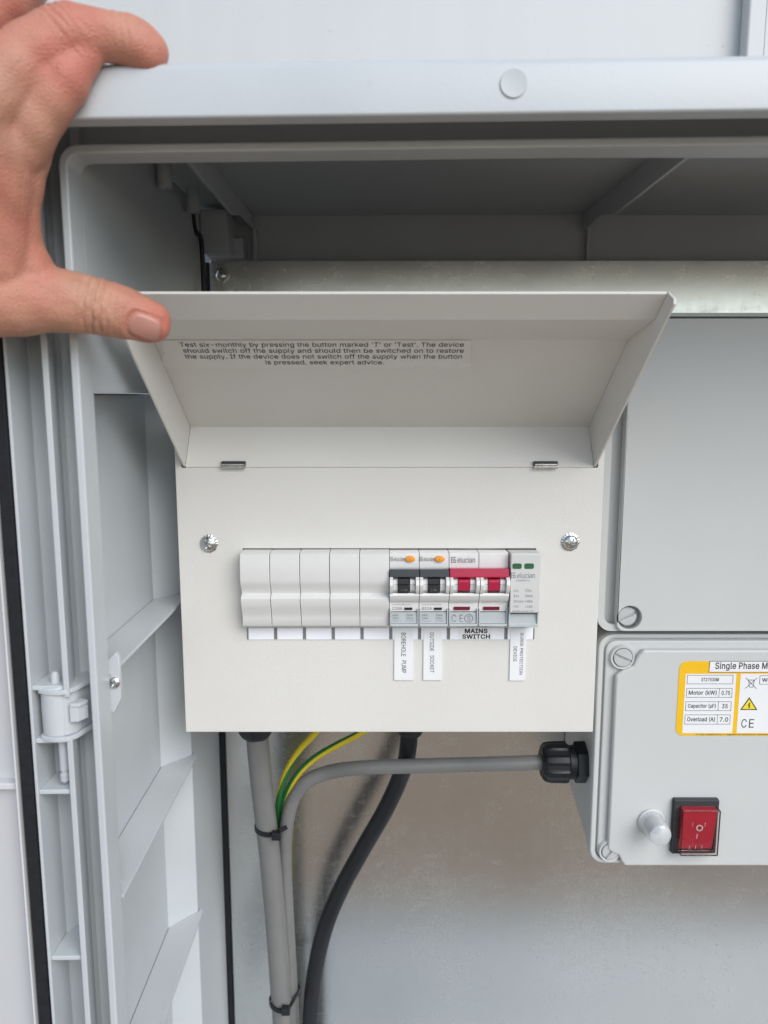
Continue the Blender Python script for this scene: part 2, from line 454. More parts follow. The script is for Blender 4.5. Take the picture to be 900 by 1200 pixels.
# letter outlines of a plain grotesque: character | advance | closed contours (thousandths of an em)
OUTLINES = {}
for _ln in r"""
'|206|78 318 70 509 136 509 128 318
(|273|89 207 92 264 101 324 114 384 132 441 153 494 177 539 236 539 212 485 191 428 174 370 161 313 154 258 151 207 154 161 160 115 172 67 188 16 209 -38 236 -96 177 -96 139 -21 111 55 95 131
)|273|37 -96 64 -37 86 18 102 69 113 116 120 162 122 207 119 258 112 313 99 370 82 428 62 485 37 539 97 539 121 494 142 441 159 384 173 323 181 264 184 207 178 130 161 53 134 -22 97 -96
,|188|38 -119 68 71 137 71 84 -119
-|453|337 244 337 188 114 188 114 244
.|188|95 -4 78 -1 63 9 53 24 50 41 53 59 63 73 78 83 95 87 113 83 128 73 138 59 141 41 138 24 128 9 113 -1
0|453|227 -7 174 1 130 24 95 62 69 113 53 178 48 254 53 330 69 395 95 447 130 484 174 508 227 516 279 508 323 484 358 447 384 395 400 330 405 254 400 178 384 113 359 62 323 24 279 1;227 50 261 56 290 74 313 103 330 144 340 194 344 254 340 314 330 365 313 405 290 435 261 453 227 460 192 453 163 435 140 405 123 365 113 314 109 254 113 194 123 144 140 103 163 74 192 56
1|453|76 0 76 55 391 55 391 0;276 509 276 0 212 0 212 448 209 448 86 358 86 427 198 509
2|453|64 0 64 47 234 229 261 257 282 282 299 305 311 327 318 348 320 371 317 397 308 419 293 436 273 449 250 457 224 460 196 457 172 447 153 433 139 413 130 390 127 362 66 362 71 405 86 442 111 473 143 496 182 511 225 516 268 511 306 497 337 474 361 445 376 411 381 372 378 345 371 318 357 290 336 259 306 223 267 180 153 60 153 57 389 57 389 0
3|453|218 -7 173 -3 133 10 98 30 70 57 52 91 44 132 109 132 115 107 126 87 144 71 165 59 191 52 219 50 248 53 275 61 297 74 315 93 325 116 329 145 326 172 316 196 299 217 275 234 242 244 201 248 157 248 157 299 288 448 288 452 70 452 70 509 372 509 372 461 211 278 211 289 264 288 308 276 344 253 371 222 387 186 393 145 387 103 370 66 344 36 309 12 266 -2
4|453|40 105 40 158 247 509 311 509 109 166 109 163 413 163 413 105;282 0 282 121 282 146 282 318 343 318 343 0
5|453|221 -7 178 -2 140 11 108 32 83 60 66 93 60 130 122 130 127 108 138 89 154 73 173 60 196 52 221 50 250 53 276 64 298 82 314 104 324 131 328 162 324 193 314 221 297 244 275 262 248 273 218 277 192 275 167 268 145 258 128 246 67 253 96 509 366 509 366 452 151 452 134 301 136 301 155 315 178 325 203 331 229 334 263 330 294 321 321 306 345 285 364 260 379 231 388 199 391 163 385 117 369 76 343 41 309 15 268 -1
6|453|226 -7 182 -1 142 15 109 40 84 74 69 115 64 162 68 199 80 239 102 285 137 340 252 509 322 509 151 261 145 261 154 275 165 288 179 299 196 307 214 312 235 314 278 309 316 295 346 271 370 240 384 201 389 157 384 112 368 73 343 39 310 14 271 -2;226 48 254 52 279 63 299 79 314 101 324 128 327 157 324 187 314 213 299 235 279 251 254 262 226 265 198 262 174 252 153 235 138 214 128 188 125 158 128 128 138 102 153 79 174 63 198 52
7|453|97 0 323 448 323 452 62 452 62 509 391 509 391 449 165 0
9|453|226 516 271 510 310 494 343 468 368 434 384 393 389 347 385 309 373 270 350 224 315 168 200 0 130 0 301 248 307 248 299 234 287 221 273 210 257 202 238 196 218 195 175 199 137 214 106 237 83 269 68 307 64 352 69 397 85 436 110 469 143 494 182 510;226 460 199 457 174 446 154 429 138 407 129 381 125 352 129 322 138 295 154 274 174 257 199 247 226 243 254 247 279 257 299 273 314 295 324 321 327 350 324 381 314 407 299 429 279 446 254 457
<|453|65 178 65 220 388 383 388 316 142 200 144 204 144 194 142 198 388 81 388 15
A|480|16 0 201 509 276 509 463 0 395 0 287 302 276 334 264 372 250 420 232 478 245 478 228 419 213 371 201 333 191 302 85 0;110 142 110 199 370 199 370 142
B|456|60 0 60 509 241 509 289 504 329 491 359 469 381 442 394 410 398 374 395 344 387 320 373 301 356 286 336 275 315 267 315 262 339 257 363 245 385 227 402 203 414 173 418 136 413 100 400 67 377 39 344 18 301 4 247 0;125 57 245 57 296 63 330 80 349 105 355 137 352 161 342 184 327 203 306 218 279 228 248 231 125 231;125 285 238 285 265 288 288 296 308 309 323 326 333 348 336 372 330 403 313 429 283 446 240 452 125 452
C|510|267 -7 205 1 150 25 104 63 70 115 48 179 40 254 48 329 70 393 104 445 150 484 205 508 267 516 305 513 340 504 373 490 402 471 427 447 448 418 463 385 473 348 408 348 401 373 389 395 375 413 357 428 337 440 315 449 292 454 267 456 223 450 184 432 150 403 125 364 109 314 103 254 109 194 125 145 151 105 184 76 223 59 267 53 292 55 315 60 337 69 357 81 375 96 389 114 401 136 408 160 473 160 463 124 448 91 428 62 402 38 373 19 341 5 305 -4
D|502|219 0 96 0 96 57 215 57 272 63 318 81 354 110 379 149 394 198 399 255 394 312 379 361 354 399 320 428 275 446 221 452 93 452 93 509 225 509 294 501 353 478 399 441 433 391 455 329 462 255 455 181 433 119 398 68 351 31 291 8;125 509 125 0 60 0 60 509
E|419|60 0 60 509 372 509 372 452 125 452 125 286 355 286 355 229 125 229 125 57 375 57 375 0
F|410|60 0 60 509 369 509 369 452 125 452 125 278 346 278 346 221 125 221 125 0
G|520|269 -7 205 1 149 25 104 64 69 116 47 179 40 254 47 329 69 393 103 445 149 484 203 508 265 516 304 513 340 504 374 489 403 469 429 445 449 416 465 384 474 349 408 349 399 372 387 393 373 411 356 427 337 439 315 448 291 454 265 456 222 450 183 432 150 404 125 364 109 314 103 254 109 194 125 145 151 105 184 76 224 59 269 53 309 57 345 71 374 93 396 123 410 160 415 202 434 199 283 199 283 256 478 256 478 200 471 141 451 91 419 50 377 19 326 0
H|517|60 0 60 509 125 509 125 289 392 289 392 509 457 509 457 0 392 0 392 232 125 232 125 0
I|300|31 0 31 57 118 57 118 452 31 452 31 509 269 509 269 452 183 452 183 57 269 57 269 0
K|467|104 145 104 216 122 239 139 261 157 282 174 303 193 324 212 344 364 509 448 509 231 276 228 276;60 0 60 509 125 509 125 334 124 225 125 193 125 0;372 0 188 259 228 309 449 0
L|393|60 0 60 509 125 509 125 57 361 57 361 0
M|628|60 0 60 509 152 509 277 187 282 174 287 159 293 141 299 123 305 103 311 84 317 65 322 49 307 49 312 65 318 83 324 102 330 121 336 140 342 158 348 174 352 187 476 509 568 509 568 0 504 0 504 291 504 308 504 327 505 347 505 369 506 413 507 435 507 457 513 457 505 433 498 409 490 386 482 363 474 341 467 322 461 305 456 291 342 0 286 0 170 291 165 304 159 321 152 340 145 361 137 384 129 408 121 432 112 457 119 457 119 437 120 416 120 394 121 372 122 328 122 309 122 291 122 0
N|523|60 0 60 509 136 509 343 183 352 169 363 151 375 130 388 107 401 82 414 55 405 54 402 81 401 108 400 134 399 157 399 178 399 195 399 509 463 509 463 0 387 0 202 290 190 310 177 331 164 354 148 381 130 413 108 452 119 454 121 417 122 384 123 354 124 328 125 307 125 291 125 0
O|533|267 -7 205 1 150 25 105 63 70 115 48 179 40 254 48 329 70 393 105 445 150 484 205 508 267 516 329 508 384 484 429 445 464 393 486 329 493 254 486 179 464 115 429 63 384 25 329 1;267 53 310 59 349 76 383 105 408 144 425 194 430 254 425 314 408 365 383 404 349 433 310 450 267 456 223 450 184 433 151 404 125 364 109 314 103 254 109 194 125 144 151 105 184 76 223 59
P|445|60 0 60 509 235 509 289 503 332 487 366 462 390 430 404 391 409 348 404 304 390 265 366 233 332 207 289 191 235 186 109 186 109 242 233 242 269 246 297 256 318 272 333 294 342 319 344 348 342 376 333 402 318 423 297 439 268 449 232 452 125 452 125 0
R|449|60 0 60 509 236 509 290 504 333 489 367 465 390 433 405 395 409 352 405 309 390 271 367 240 333 217 289 203 236 198 96 198 96 255 234 255 269 258 298 267 319 281 334 300 342 324 345 352 342 380 334 405 319 425 298 440 269 449 233 452 125 452 125 0;353 0 230 229 303 229 428 0
S|447|224 -9 172 -4 128 9 91 31 64 60 46 96 38 137 104 137 110 110 123 88 142 71 166 59 194 52 224 49 257 52 286 60 311 74 329 92 341 114 346 139 342 161 332 179 316 193 296 205 272 214 245 222 184 239 128 260 86 289 60 326 52 372 58 413 75 448 102 476 138 498 180 511 227 516 275 511 316 498 351 476 377 449 394 415 401 378 337 378 326 412 302 437 267 453 225 459 194 456 167 448 145 435 129 418 118 398 115 376 119 352 131 334 148 319 169 308 191 300 212 293 264 279 287 272 312 264 336 252 359 238 379 220 395 198 405 171 408 139 403 99 386 64 360 34 323 11 278 -4
T|449|32 452 32 509 417 509 417 452 257 452 257 0 193 0 193 452
U|517|259 -8 203 -2 154 15 114 43 85 80 66 124 60 173 60 509 124 509 124 178 128 144 141 113 160 87 187 68 220 56 259 52 298 56 331 68 357 87 377 113 389 144 393 178 393 509 457 509 457 173 451 124 433 80 403 43 363 15 315 -2
V|480|204 0 16 509 84 509 192 206 203 176 215 137 230 89 248 31 235 31 252 90 267 138 279 176 290 206 395 509 463 509 278 0
W|686|155 0 16 509 82 509 163 196 170 171 175 145 181 120 187 94 192 67 197 40 189 40 194 67 200 94 205 120 211 145 218 171 224 196 306 509 380 509 462 196 468 171 474 145 480 120 486 94 492 67 497 40 488 40 493 67 499 94 504 120 510 145 517 171 523 196 603 509 670 509 530 0 455 0 368 323 359 356 351 391 344 431 336 475 350 475 342 433 335 395 327 359 318 323 230 0
a|389|160 -9 126 -5 94 5 68 22 48 45 35 73 30 108 34 138 43 161 58 179 78 193 100 203 125 211 152 216 178 220 209 224 234 227 252 230 265 235 273 243 276 255 276 257 273 279 267 297 256 311 240 322 220 329 196 331 171 329 149 322 132 313 118 301 107 288 100 274 41 291 57 322 79 346 104 364 133 375 163 382 194 384 215 383 239 379 263 372 286 360 306 343 322 320 333 290 337 251 337 0 277 0 277 52 272 52 264 38 252 25 236 12 215 1 190 -6;170 45 202 49 228 59 248 74 263 93 272 115 276 138 276 190 270 186 259 182 246 179 231 176 216 173 200 171 186 169 175 168 154 164 134 159 117 150 103 139 95 124 92 105 94 87 102 72 114 61 130 52 149 47
b|424|229 -8 198 -5 172 4 153 17 138 31 127 46 118 59 112 59 112 0 53 0 53 509 114 509 114 319 118 319 127 331 137 346 152 360 171 373 197 381 229 384 274 378 313 361 345 332 370 293 385 245 390 189 385 133 370 84 346 45 313 16 274 -2;220 47 253 51 279 66 301 88 316 117 325 151 328 189 325 227 316 261 301 290 280 311 253 325 220 330 188 325 161 312 140 291 125 263 116 229 113 189 116 150 125 115 140 86 162 65 188 51
c|396|207 -8 159 -2 117 16 82 46 56 85 40 133 34 187 40 243 56 291 82 330 117 360 159 378 207 384 234 383 260 377 284 368 305 356 324 341 340 322 353 301 362 277 303 262 298 276 290 289 281 301 270 311 257 319 242 325 226 329 207 330 173 325 145 310 124 287 108 258 99 224 96 187 99 151 108 117 124 89 145 66 173 51 207 46 226 48 243 52 258 58 271 66 282 76 292 89 299 102 304 117 363 102 354 78 341 56 325 37 306 21 285 9 261 -1 235 -6
d|424|195 -8 151 -2 111 16 79 45 55 84 39 133 34 189 39 245 55 293 79 332 112 361 151 378 196 384 228 381 253 373 272 360 287 346 298 331 306 319 311 319 311 509 372 509 372 0 313 0 313 59 307 59 298 46 287 31 272 17 252 4 227 -5;205 47 236 51 263 65 284 86 299 115 309 150 312 189 309 229 300 263 284 291 263 312 237 325 205 330 172 325 145 311 124 290 108 261 99 227 96 189 99 151 109 117 124 88 145 66 172 51
e|404|212 -8 161 -2 117 16 82 46 56 85 40 132 34 187 39 242 55 290 81 329 115 359 157 378 205 384 236 382 266 374 294 361 319 341 341 315 357 282 368 242 371 194 371 169 75 169 75 221 338 221 310 202 307 237 298 269 283 294 263 314 237 326 205 330 173 326 146 313 125 294 109 270 99 241 96 211 96 178 100 139 110 106 128 80 151 61 179 50 212 46 234 48 254 53 271 61 285 73 297 88 306 105 365 91 353 63 335 39 311 19 283 4 249 -5
f|254|228 379 228 327 6 327 6 379;81 0 81 432 84 461 96 486 113 505 135 519 161 527 187 530 207 529 222 527 234 524 243 521 227 468 222 470 215 472 206 473 195 474 171 470 154 460 145 443 142 419 142 0
g|425|207 -151 168 -148 134 -140 105 -127 82 -110 64 -91 51 -69 101 -41 110 -53 122 -66 136 -78 154 -88 178 -95 207 -97 249 -92 282 -75 304 -47 311 -6 311 68 306 68 298 56 287 41 272 28 252 16 227 8 195 5 152 10 113 27 80 53 55 90 39 136 34 191 39 246 55 293 80 332 112 361 152 378 196 384 228 382 253 373 273 360 288 346 299 331 308 319 313 319 313 379 372 379 372 -9 367 -54 350 -90 324 -117 291 -136 251 -147;205 59 237 63 264 75 285 95 300 121 309 154 312 193 309 231 300 264 285 291 264 312 237 325 205 330 172 325 145 312 124 290 109 262 99 229 96 193 99 155 109 123 124 96 145 76 172 63
h|410|114 227 114 0 53 0 53 509 114 509 114 287 102 287 124 332 152 362 187 379 227 384 264 380 295 369 321 349 341 321 353 285 357 240 357 0 296 0 296 235 290 275 273 304 246 323 210 329 184 326 161 317 141 303 126 283 117 257
i|167|53 0 53 379 114 379 114 0;84 443 67 446 54 455 44 468 41 483 44 499 54 512 67 521 84 524 100 521 114 512 123 499 126 483 123 468 114 455 100 446
k|381|110 137 110 212 121 212 284 379 360 379 184 199 177 199;53 0 53 509 114 509 114 0;294 0 148 186 191 229 372 0
l|189|139 -2 101 3 74 20 58 47 53 84 53 509 114 509 114 99 115 77 120 62 130 54 146 52 154 52 160 53 165 53 170 54 181 3 172 1 162 -1 151 -2
m|610|53 0 53 379 112 379 112 295 108 295 118 323 132 346 151 363 172 376 195 384 219 386 257 380 287 361 309 331 321 295 312 295 322 321 337 343 357 361 381 375 407 383 437 386 468 383 497 372 522 354 541 328 553 296 557 255 557 0 496 0 496 254 490 289 473 313 447 326 419 330 395 328 374 320 358 307 345 290 338 270 335 247 335 0 274 0 274 260 269 288 253 311 229 326 199 330 178 328 158 320 140 307 126 289 117 266 114 238 114 0
n|410|114 227 114 0 53 0 53 379 112 379 112 287 102 287 124 332 152 362 187 379 227 384 264 380 295 369 321 349 341 321 353 285 357 240 357 0 296 0 296 235 290 275 273 304 246 323 210 329 184 326 161 317 141 303 126 283 117 257
o|415|207 -8 159 -2 117 16 82 46 56 85 40 133 34 187 40 243 56 291 82 330 117 360 159 378 207 384 256 378 299 360 333 330 359 291 376 243 381 187 376 133 359 85 333 46 299 16 256 -2;207 46 242 51 270 66 292 89 307 117 316 151 319 187 316 224 307 258 292 287 270 310 242 325 207 330 173 325 145 310 124 287 108 258 99 224 96 187 99 151 108 117 124 89 145 66 173 51
p|424|53 -143 53 379 112 379 112 319 118 319 126 331 137 346 152 360 171 373 197 381 229 384 274 378 313 361 345 332 370 293 385 245 390 189 385 133 370 84 346 45 313 16 274 -2 229 -8 198 -5 173 4 153 17 138 31 127 46 118 59 114 59 114 -143;220 47 253 51 279 66 301 88 316 117 325 151 328 189 325 227 316 261 301 290 280 311 253 325 220 330 188 325 161 312 140 291 125 263 116 229 113 189 116 150 125 115 140 86 162 65 188 51
r|259|53 0 53 379 112 379 112 321 115 321 130 347 152 367 181 380 213 385 221 385 229 384 243 384 243 322 239 323 230 324 219 325 207 326 182 323 159 315 140 301 126 284 117 262 114 237 114 0
s|365|182 -8 145 -5 112 3 84 18 62 38 45 63 36 94 94 107 105 79 124 60 150 49 181 45 217 50 244 62 262 81 268 103 265 121 254 136 237 147 212 155 149 170 104 186 72 208 53 237 47 274 51 305 65 332 87 354 115 370 149 381 187 384 223 381 254 372 279 358 299 339 314 316 324 290 268 277 258 298 243 316 219 328 187 333 156 329 131 317 114 299 109 277 112 258 124 243 144 232 172 223 229 209 275 194 306 171 325 142 331 107 326 75 312 47 290 24 260 6 223 -5
t|227|204 379 204 327 6 327 6 379;65 471 126 471 126 98 128 76 136 61 150 53 170 50 177 50 185 51 194 52 202 54 213 2 203 -1 192 -3 180 -4 168 -4 125 2 92 21 72 52 65 93
u|410|182 -5 146 -1 115 11 89 31 69 59 57 95 53 139 53 379 114 379 114 144 119 105 137 75 164 56 200 50 226 53 249 62 268 77 283 97 293 122 296 153 296 379 357 379 357 0 298 0 298 92 307 92 286 47 257 17 222 0
v|389|163 0 17 379 84 379 165 155 177 121 187 87 196 53 206 21 184 21 194 53 203 87 213 121 224 155 305 379 371 379 226 0
w|567|138 0 23 379 87 379 133 214 143 177 154 137 165 91 175 41 165 41 175 90 186 135 196 176 206 214 252 379 316 379 362 214 371 176 382 136 392 91 402 41 391 41 402 90 413 135 423 176 434 214 480 379 545 379 429 0 368 0 319 172 312 198 305 225 297 252 291 280 284 309 277 338 291 338 284 309 277 280 270 252 263 225 255 198 248 172 199 0
x|379|21 0 171 218 171 171 29 379 100 379 147 306 164 279 179 253 193 229 207 206 175 206 190 229 202 253 216 279 233 306 282 379 352 379 209 169 209 214 358 0 287 0 231 85 214 112 200 136 187 159 173 182 205 182 191 159 178 136 165 112 148 85 91 0
y|389|47 -139 61 -86 71 -87 88 -90 104 -89 118 -84 130 -74 141 -58 151 -36 163 -1 17 379 84 379 165 155 177 121 187 87 196 53 206 21 184 21 193 53 202 87 212 121 224 155 305 379 371 379 204 -58 191 -85 177 -107 159 -124 139 -136 117 -143 91 -145 77 -145 65 -143 54 -141
z|380|42 0 42 46 254 320 254 323 48 323 48 379 333 379 333 331 126 60 126 56 339 56 339 0
~|453|52 150 55 188 66 218 82 240 103 255 127 263 151 266 175 264 197 256 220 241 246 221 262 207 275 198 286 193 299 192 318 196 332 207 341 226 344 253 400 253 397 215 386 185 370 163 349 148 326 139 301 137 276 139 254 148 232 162 207 182 190 195 177 204 166 209 154 210 136 207 121 196 111 178 108 150
µ|407|53 -143 53 379 114 379 114 150 117 118 126 92 141 72 160 59 182 51 206 48 231 51 252 59 271 73 285 92 293 118 296 150 296 379 357 379 357 86 359 70 365 60 377 54 394 53 404 53 404 0 392 0 351 5 321 22 304 49 298 86 298 120 312 120 309 86 301 58 289 36 274 20 257 8 240 0 222 -4 206 -5 190 -4 172 0 154 8 138 20 123 36 111 58 103 86 100 120 114 120 114 -143
""".strip().splitlines():
    _k, _a, _c = _ln.split('|')
    OUTLINES[_k] = (int(_a), [[Vector(p) for p in zip(*[iter(map(int, q.split()))] * 2)] for q in _c.split(';')])

def _area(P): return sum(P[i - 1].x * P[i].y - P[i].x * P[i - 1].y for i in range(len(P))) / 2

def _fatten(P, d):
    n = len(P); R = []
    for i in range(n):
        e0 = (P[i] - P[i - 1]).normalized(); e1 = (P[(i + 1) % n] - P[i]).normalized()
        n0 = Vector((e0.y, -e0.x)); m = n0 + Vector((e1.y, -e1.x))
        if m.length < 1e-4: R.append(P[i] + n0 * d); continue
        m.normalize(); R.append(P[i] + m * d / max(.45, m.dot(n0)))
    return R

def _wind(C, x, y):
    w = 0
    for P in C:
        for i in range(len(P)):
            a, b = P[i - 1], P[i]
            cr = (b.x - a.x) * (y - a.y) - (b.y - a.y) * (x - a.x)
            if a.y <= y < b.y and cr > 0: w += 1
            elif b.y <= y < a.y and cr < 0: w -= 1
    return w

_gl = {}
def _glyph(ch, d):
    if (ch, d) not in _gl:
        a, C = OUTLINES[ch]
        if d:
            big = max(C, key=lambda P: abs(_area(P)))
            C = [_fatten(P, d if _area(big) > 0 else -d) for P in C]
        V, E = [], []
        for P in C:
            k = len(V); V += P; E += [(k + i, k + (i + 1) % len(P)) for i in range(len(P))]
        ov, _, of, _, _, _ = delaunay_2d_cdt(V, E, [], 0, 1e-3)
        F = [tuple(f) for f in of if _wind(C, sum(ov[i].x for i in f) / 3, sum(ov[i].y for i in f) / 3)]
        used = sorted({i for f in F for i in f}); m = {i: k for k, i in enumerate(used)}
        _gl[(ch, d)] = (a + d * 1.3, [(ov[i].x, ov[i].y) for i in used], [tuple(m[i] for i in f) for f in F])
    return _gl[(ch, d)]

def glyphs(string, bold=0.0):
    d = 30 if bold >= .03 else 12 if bold >= .012 else 0
    key = (string, d)
    if key not in _g:
        V, F, x = [], [], 0
        for ch in string:
            if ch == ' ': x += 205; continue
            a, gv, gf = _glyph(ch, d)
            k = len(V)
            V += [(x + p, q) for p, q in gv]; F += [tuple(i + k for i in f) for f in gf]
            x += a
        A = np.array(V, float); lo, hi = A.min(0), A.max(0)
        _g[key] = ([tuple(q) for q in (A - lo) / (hi - lo)], F)
    return _g[key]

def rrect(x0, x1, z0, z1, r, n=6):
    pts = []
    for cx, cz, a0 in ((x1 - r, z1 - r, 0), (x0 + r, z1 - r, 90), (x0 + r, z0 + r, 180), (x1 - r, z0 + r, 270)):
        for i in range(n + 1):
            a = math.radians(a0 + 90 * i / n)
            pts.append((cx + r * math.cos(a), cz + r * math.sin(a)))
    return pts

def pozi(R, H, slot=0.9):
    def hf(x, y):
        r = math.hypot(x, y)
        h = H * math.sqrt(max(0, 1 - (r / R * .93) ** 2))
        c, s_ = math.cos(.5), math.sin(.5)
        X, Y_ = x * c + y * s_, -x * s_ + y * c
        if r < R * .62 and (abs(X) < slot * .5 or abs(Y_) < slot * .5): h -= 1.1
        return h
    return hf

def slothead(R, H, w, ang):
    c, s_ = math.cos(ang), math.sin(ang)
    def hf(x, y):
        h = H if math.hypot(x, y) < R * .93 else H - .5
        if abs(-x * s_ + y * c) < w / 2: h -= 1.4
        return h
    return hf

# ================================================================== SETTING
g = MB().box(-150000, 150000, -150000, 150000, -1010, -1000).build('ground', M['ground'], bevel=0)
tag(g, kind='structure')

wall = thing('wall', (0, 660, -1000), "white painted wall panel standing behind the top of the cabinet", "wall")
MB().box(-1500, 1500, 660, 680, -1000, 1600).build('wall_sheet', M['wall'], wall)
a, b_ = at(872, 30, 652), at(893, 30, 652)
MB().box(a.x, b_.x, 645, 659.6, -1000, 1600).build('batten', M['wall'], wall, bevel=2)
MB().box(b_.x + 2.5, b_.x + 140, 652, 659.6, -1000, 1600).build('edge_board', M['wall'], wall, bevel=1)

# ================================================================== CABINET
CAB = thing('equipment_cabinet', (120, 600, -604),
            "open light grey moulded kiosk cabinet with deep front canopy and galvanised back plate", "cabinet")
XR = 620
def shear(x): return (x + 82) * 0.0118

# roof with its deep front canopy
rp = [(298, 100), (298, 116), (299, 118.4), (302, 120), (345, 133), (608, 139), (608, 131), (346, 127), (311, 114), (307, 110), (307, 100)]
mb = MB()
mb.prism(rp, lambda y, z: (-152, y, z + shear(-152) * (1 if y < 340 else .3)), lambda y, z: (XR + 15, y, z + shear(XR + 15) * (1 if y < 340 else .3)))
mb.build('roof', M['grp'], CAB, bevel=1.2, seg=3)
p = at(602, 98, 298)
mb = MB(); mb.lathe([(4.95, -.6), (4.95, .42), (4.8, .55), (4.4, .5), (0.01, .5)], (p.x, 297.9, p.z), (0, -1, 0), 36, caps=False)
mb.build('screw_cap', M['grp'], CAB)

# front frame lip round the opening
inner = rrect(-127, XR - 5, -590, 96.4, 5, 5)
outer = rrect(-130.5, XR - 1.5, -593.5, 99.9, 8, 5)
mb = MB(); n = len(inner)
sz = lambda x, z: z + (shear(x) if z > 60 else 0)
vs = []
for pts, y in ((inner, 325), (outer, 325), (outer, 345), (inner, 340)):
    vs += [(x, y, sz(x, z)) for x, z in pts]
fs = []
for i in range(n):
    j = (i + 1) % n
    for k in range(4):
        k2 = (k + 1) % 4
        fs.append((k * n + i, k * n + j, k2 * n + j, k2 * n + i))
mb.add(vs, fs)
mb.build('frame_lip', M['grp'], CAB, bevel=0.9, seg=3)

mb = MB().prof([(343, 100.2), (346, 100.2), (346, 130), (343, 126)], -131, XR - 2)
mb.build('frame_header', M['grp'], CAB)

# left side wall: flush above, recessed panel with ribs below
mb = MB()
mb.box(-131, -127.05, 339.8, 566, 1.5, 128)
mb.build('upper_side_wall', M['grp'], CAB)
mb = MB()
inn = [(-127.3, 340.3), (-127.8, 341.4), (-132.2, 353.2), (-146, 354.2), (-146, 472), (-130, 489), (-130, 571)]
out = [(-133, 571), (-133, 490), (-149, 473), (-149, 352.8), (-133.4, 352.4), (-130.4, 345), (-130.4, 340.3)]
mb.plan(inn + out, -596, 1)
mb.build('lower_side_wall', M['grp'], CAB, bevel=1.6, seg=4)
for z in (-127, -240, -356, -472):
    MB().plan([(-126.6, 341.5), (-128.2, 341.8), (-132.5, 353.6), (-145.7, 354.6), (-145.7, 472.2), (-129.7, 489.2), (-129.7, 493), (-126.6, 490)], z - 2, z).build('side_rib', M['grp'], CAB, bevel=.4)
# little fixing tab with screw behind the lip
zt_, zb_ = at(135, 763, 344).z, at(135, 833, 344).z
mb = MB().slab([(-129.5, zb_), (-126.4, zb_), (-123.0, zb_ + 7), (-123.0, zt_ - 2.5), (-124.5, zt_), (-129.5, zt_ - 5)], 342.2, 345)
tab = mb.build('fixing_tab', M['grp'], CAB, bevel=.5)
MB().relief((-125.6, 342.2, at(135, 800, 342).z), (0, -1, 0), 2.7, pozi(2.7, 1.7, .7)).build('screw', M['zinc'], tab)

# hinge jamb: two channels, flange, cross webs
mb = MB()
mb.plan([(-142.3, 325), (-139.6, 325), (-140.6, 331), (-144.4, 344), (-143.4, 347.4), (-140.5, 348.6), (-131.2, 348.8), (-131.2, 352), (-148.5, 352)], -132.5, 116)
mb.plan([(-142.3, 325), (-139.6, 325), (-140.6, 331), (-144.4, 344), (-143.4, 347.4), (-140.5, 348.6), (-131.2, 348.8), (-131.2, 352), (-148.5, 352)], -592, -152)
mb.plan([(-146.0, 348.8), (-131.2, 348.8), (-131.2, 352), (-148.5, 352)], -151.9, -132.6)
mb.build('jamb', M['grp'], CAB, bevel=.5)
mb = MB().plan([(-158, 325), (-156.6, 325), (-156.2, 343), (-153.5, 347), (-152, 348), (-148.6, 348), (-148.6, 352), (-158, 352)], -592, 116)
mb.build('hinge_channel', M['grp'], CAB, bevel=.4)
for y in (804, 866, 926, 1121):
    z = at(63, y, 326).z
    MB().plan([(-156.7, 326), (-142.7, 326.3), (-148.2, 347.5), (-156, 347.5)], z - 2.2, z).build('jamb_web', M['grp'], CAB, bevel=.5)
p = at(72, 418, 333)
mb = MB().lathe([(4.4, -.3), (4.4, .15), (4.1, .45), (3.9, .25), (.01, .2)], (at(72, 418, 348.5).x, 348.7, at(72, 418, 348.5).z), (0, -1, 0), 32, caps=False)
mb.build('screw_cap', M['grp'], CAB)
# hinge
K = at(66, 840, 326)
mb = MB().lathe([(6.4, 0), (6.9, .6), (7.1, 11), (6.9, 22.3), (6.4, 23)], (-147.8, 331.5, -151.3), (0, 0, 1), 40)
mb.plan([(-148, 325.2), (-142, 326.2), (-139.5, 329), (-138.5, 334), (-136.5, 342), (-134, 347), (-133, 348.7), (-145, 348.7)], -150.8, -129.2)
hinge = mb.build('hinge', M['grp'], CAB, bevel=.3)
for z, k_ in ((-129.0, 0), (-151.0, .6)):
    top = [(-155, 329), (-154, 326), (-150, 324.2), (-145, 323.6), (-141, 324.6), (-138.4, 328), (-136.6, 334), (-134.6, 339.5), (-131.6, 342), (-131.3, 348.6), (-150, 348.6)]
    MB().plan(top, z - 2.2, z).build('hinge_arm', M['grp'], hinge, bevel=.45)
mb = MB().plan([(-140.5, 325.6), (-137.0, 326), (-134.0, 331), (-135.5, 332.2), (-137.8, 328.6), (-139.5, 328.8)], -144.5, -136)
mb.plan([(-140, 325.2), (-135.6, 325.8), (-133.6, 330.5), (-138, 332.5)], -137.4, -135.6)
mb.build('hinge_clip', M['grp'], hinge, bevel=.4)
mb = MB().lathe([(2.0, -154), (2.0, -169.6), (1.6, -170), (1.6, -171), (2.1, -171.5), (2.1, -174.5), (1.2, -175.8)], (-146.6, 331, 0), (0, 0, 1), 20)
mb.build('hinge_pin', M['grp'], hinge)
MB().lathe([(2.0, -132), (2.1, -124), (1.2, -122.5)], (-148.0, 331, 0), (0, 0, 1), 20).build('hinge_pin', M['grp'], hinge)

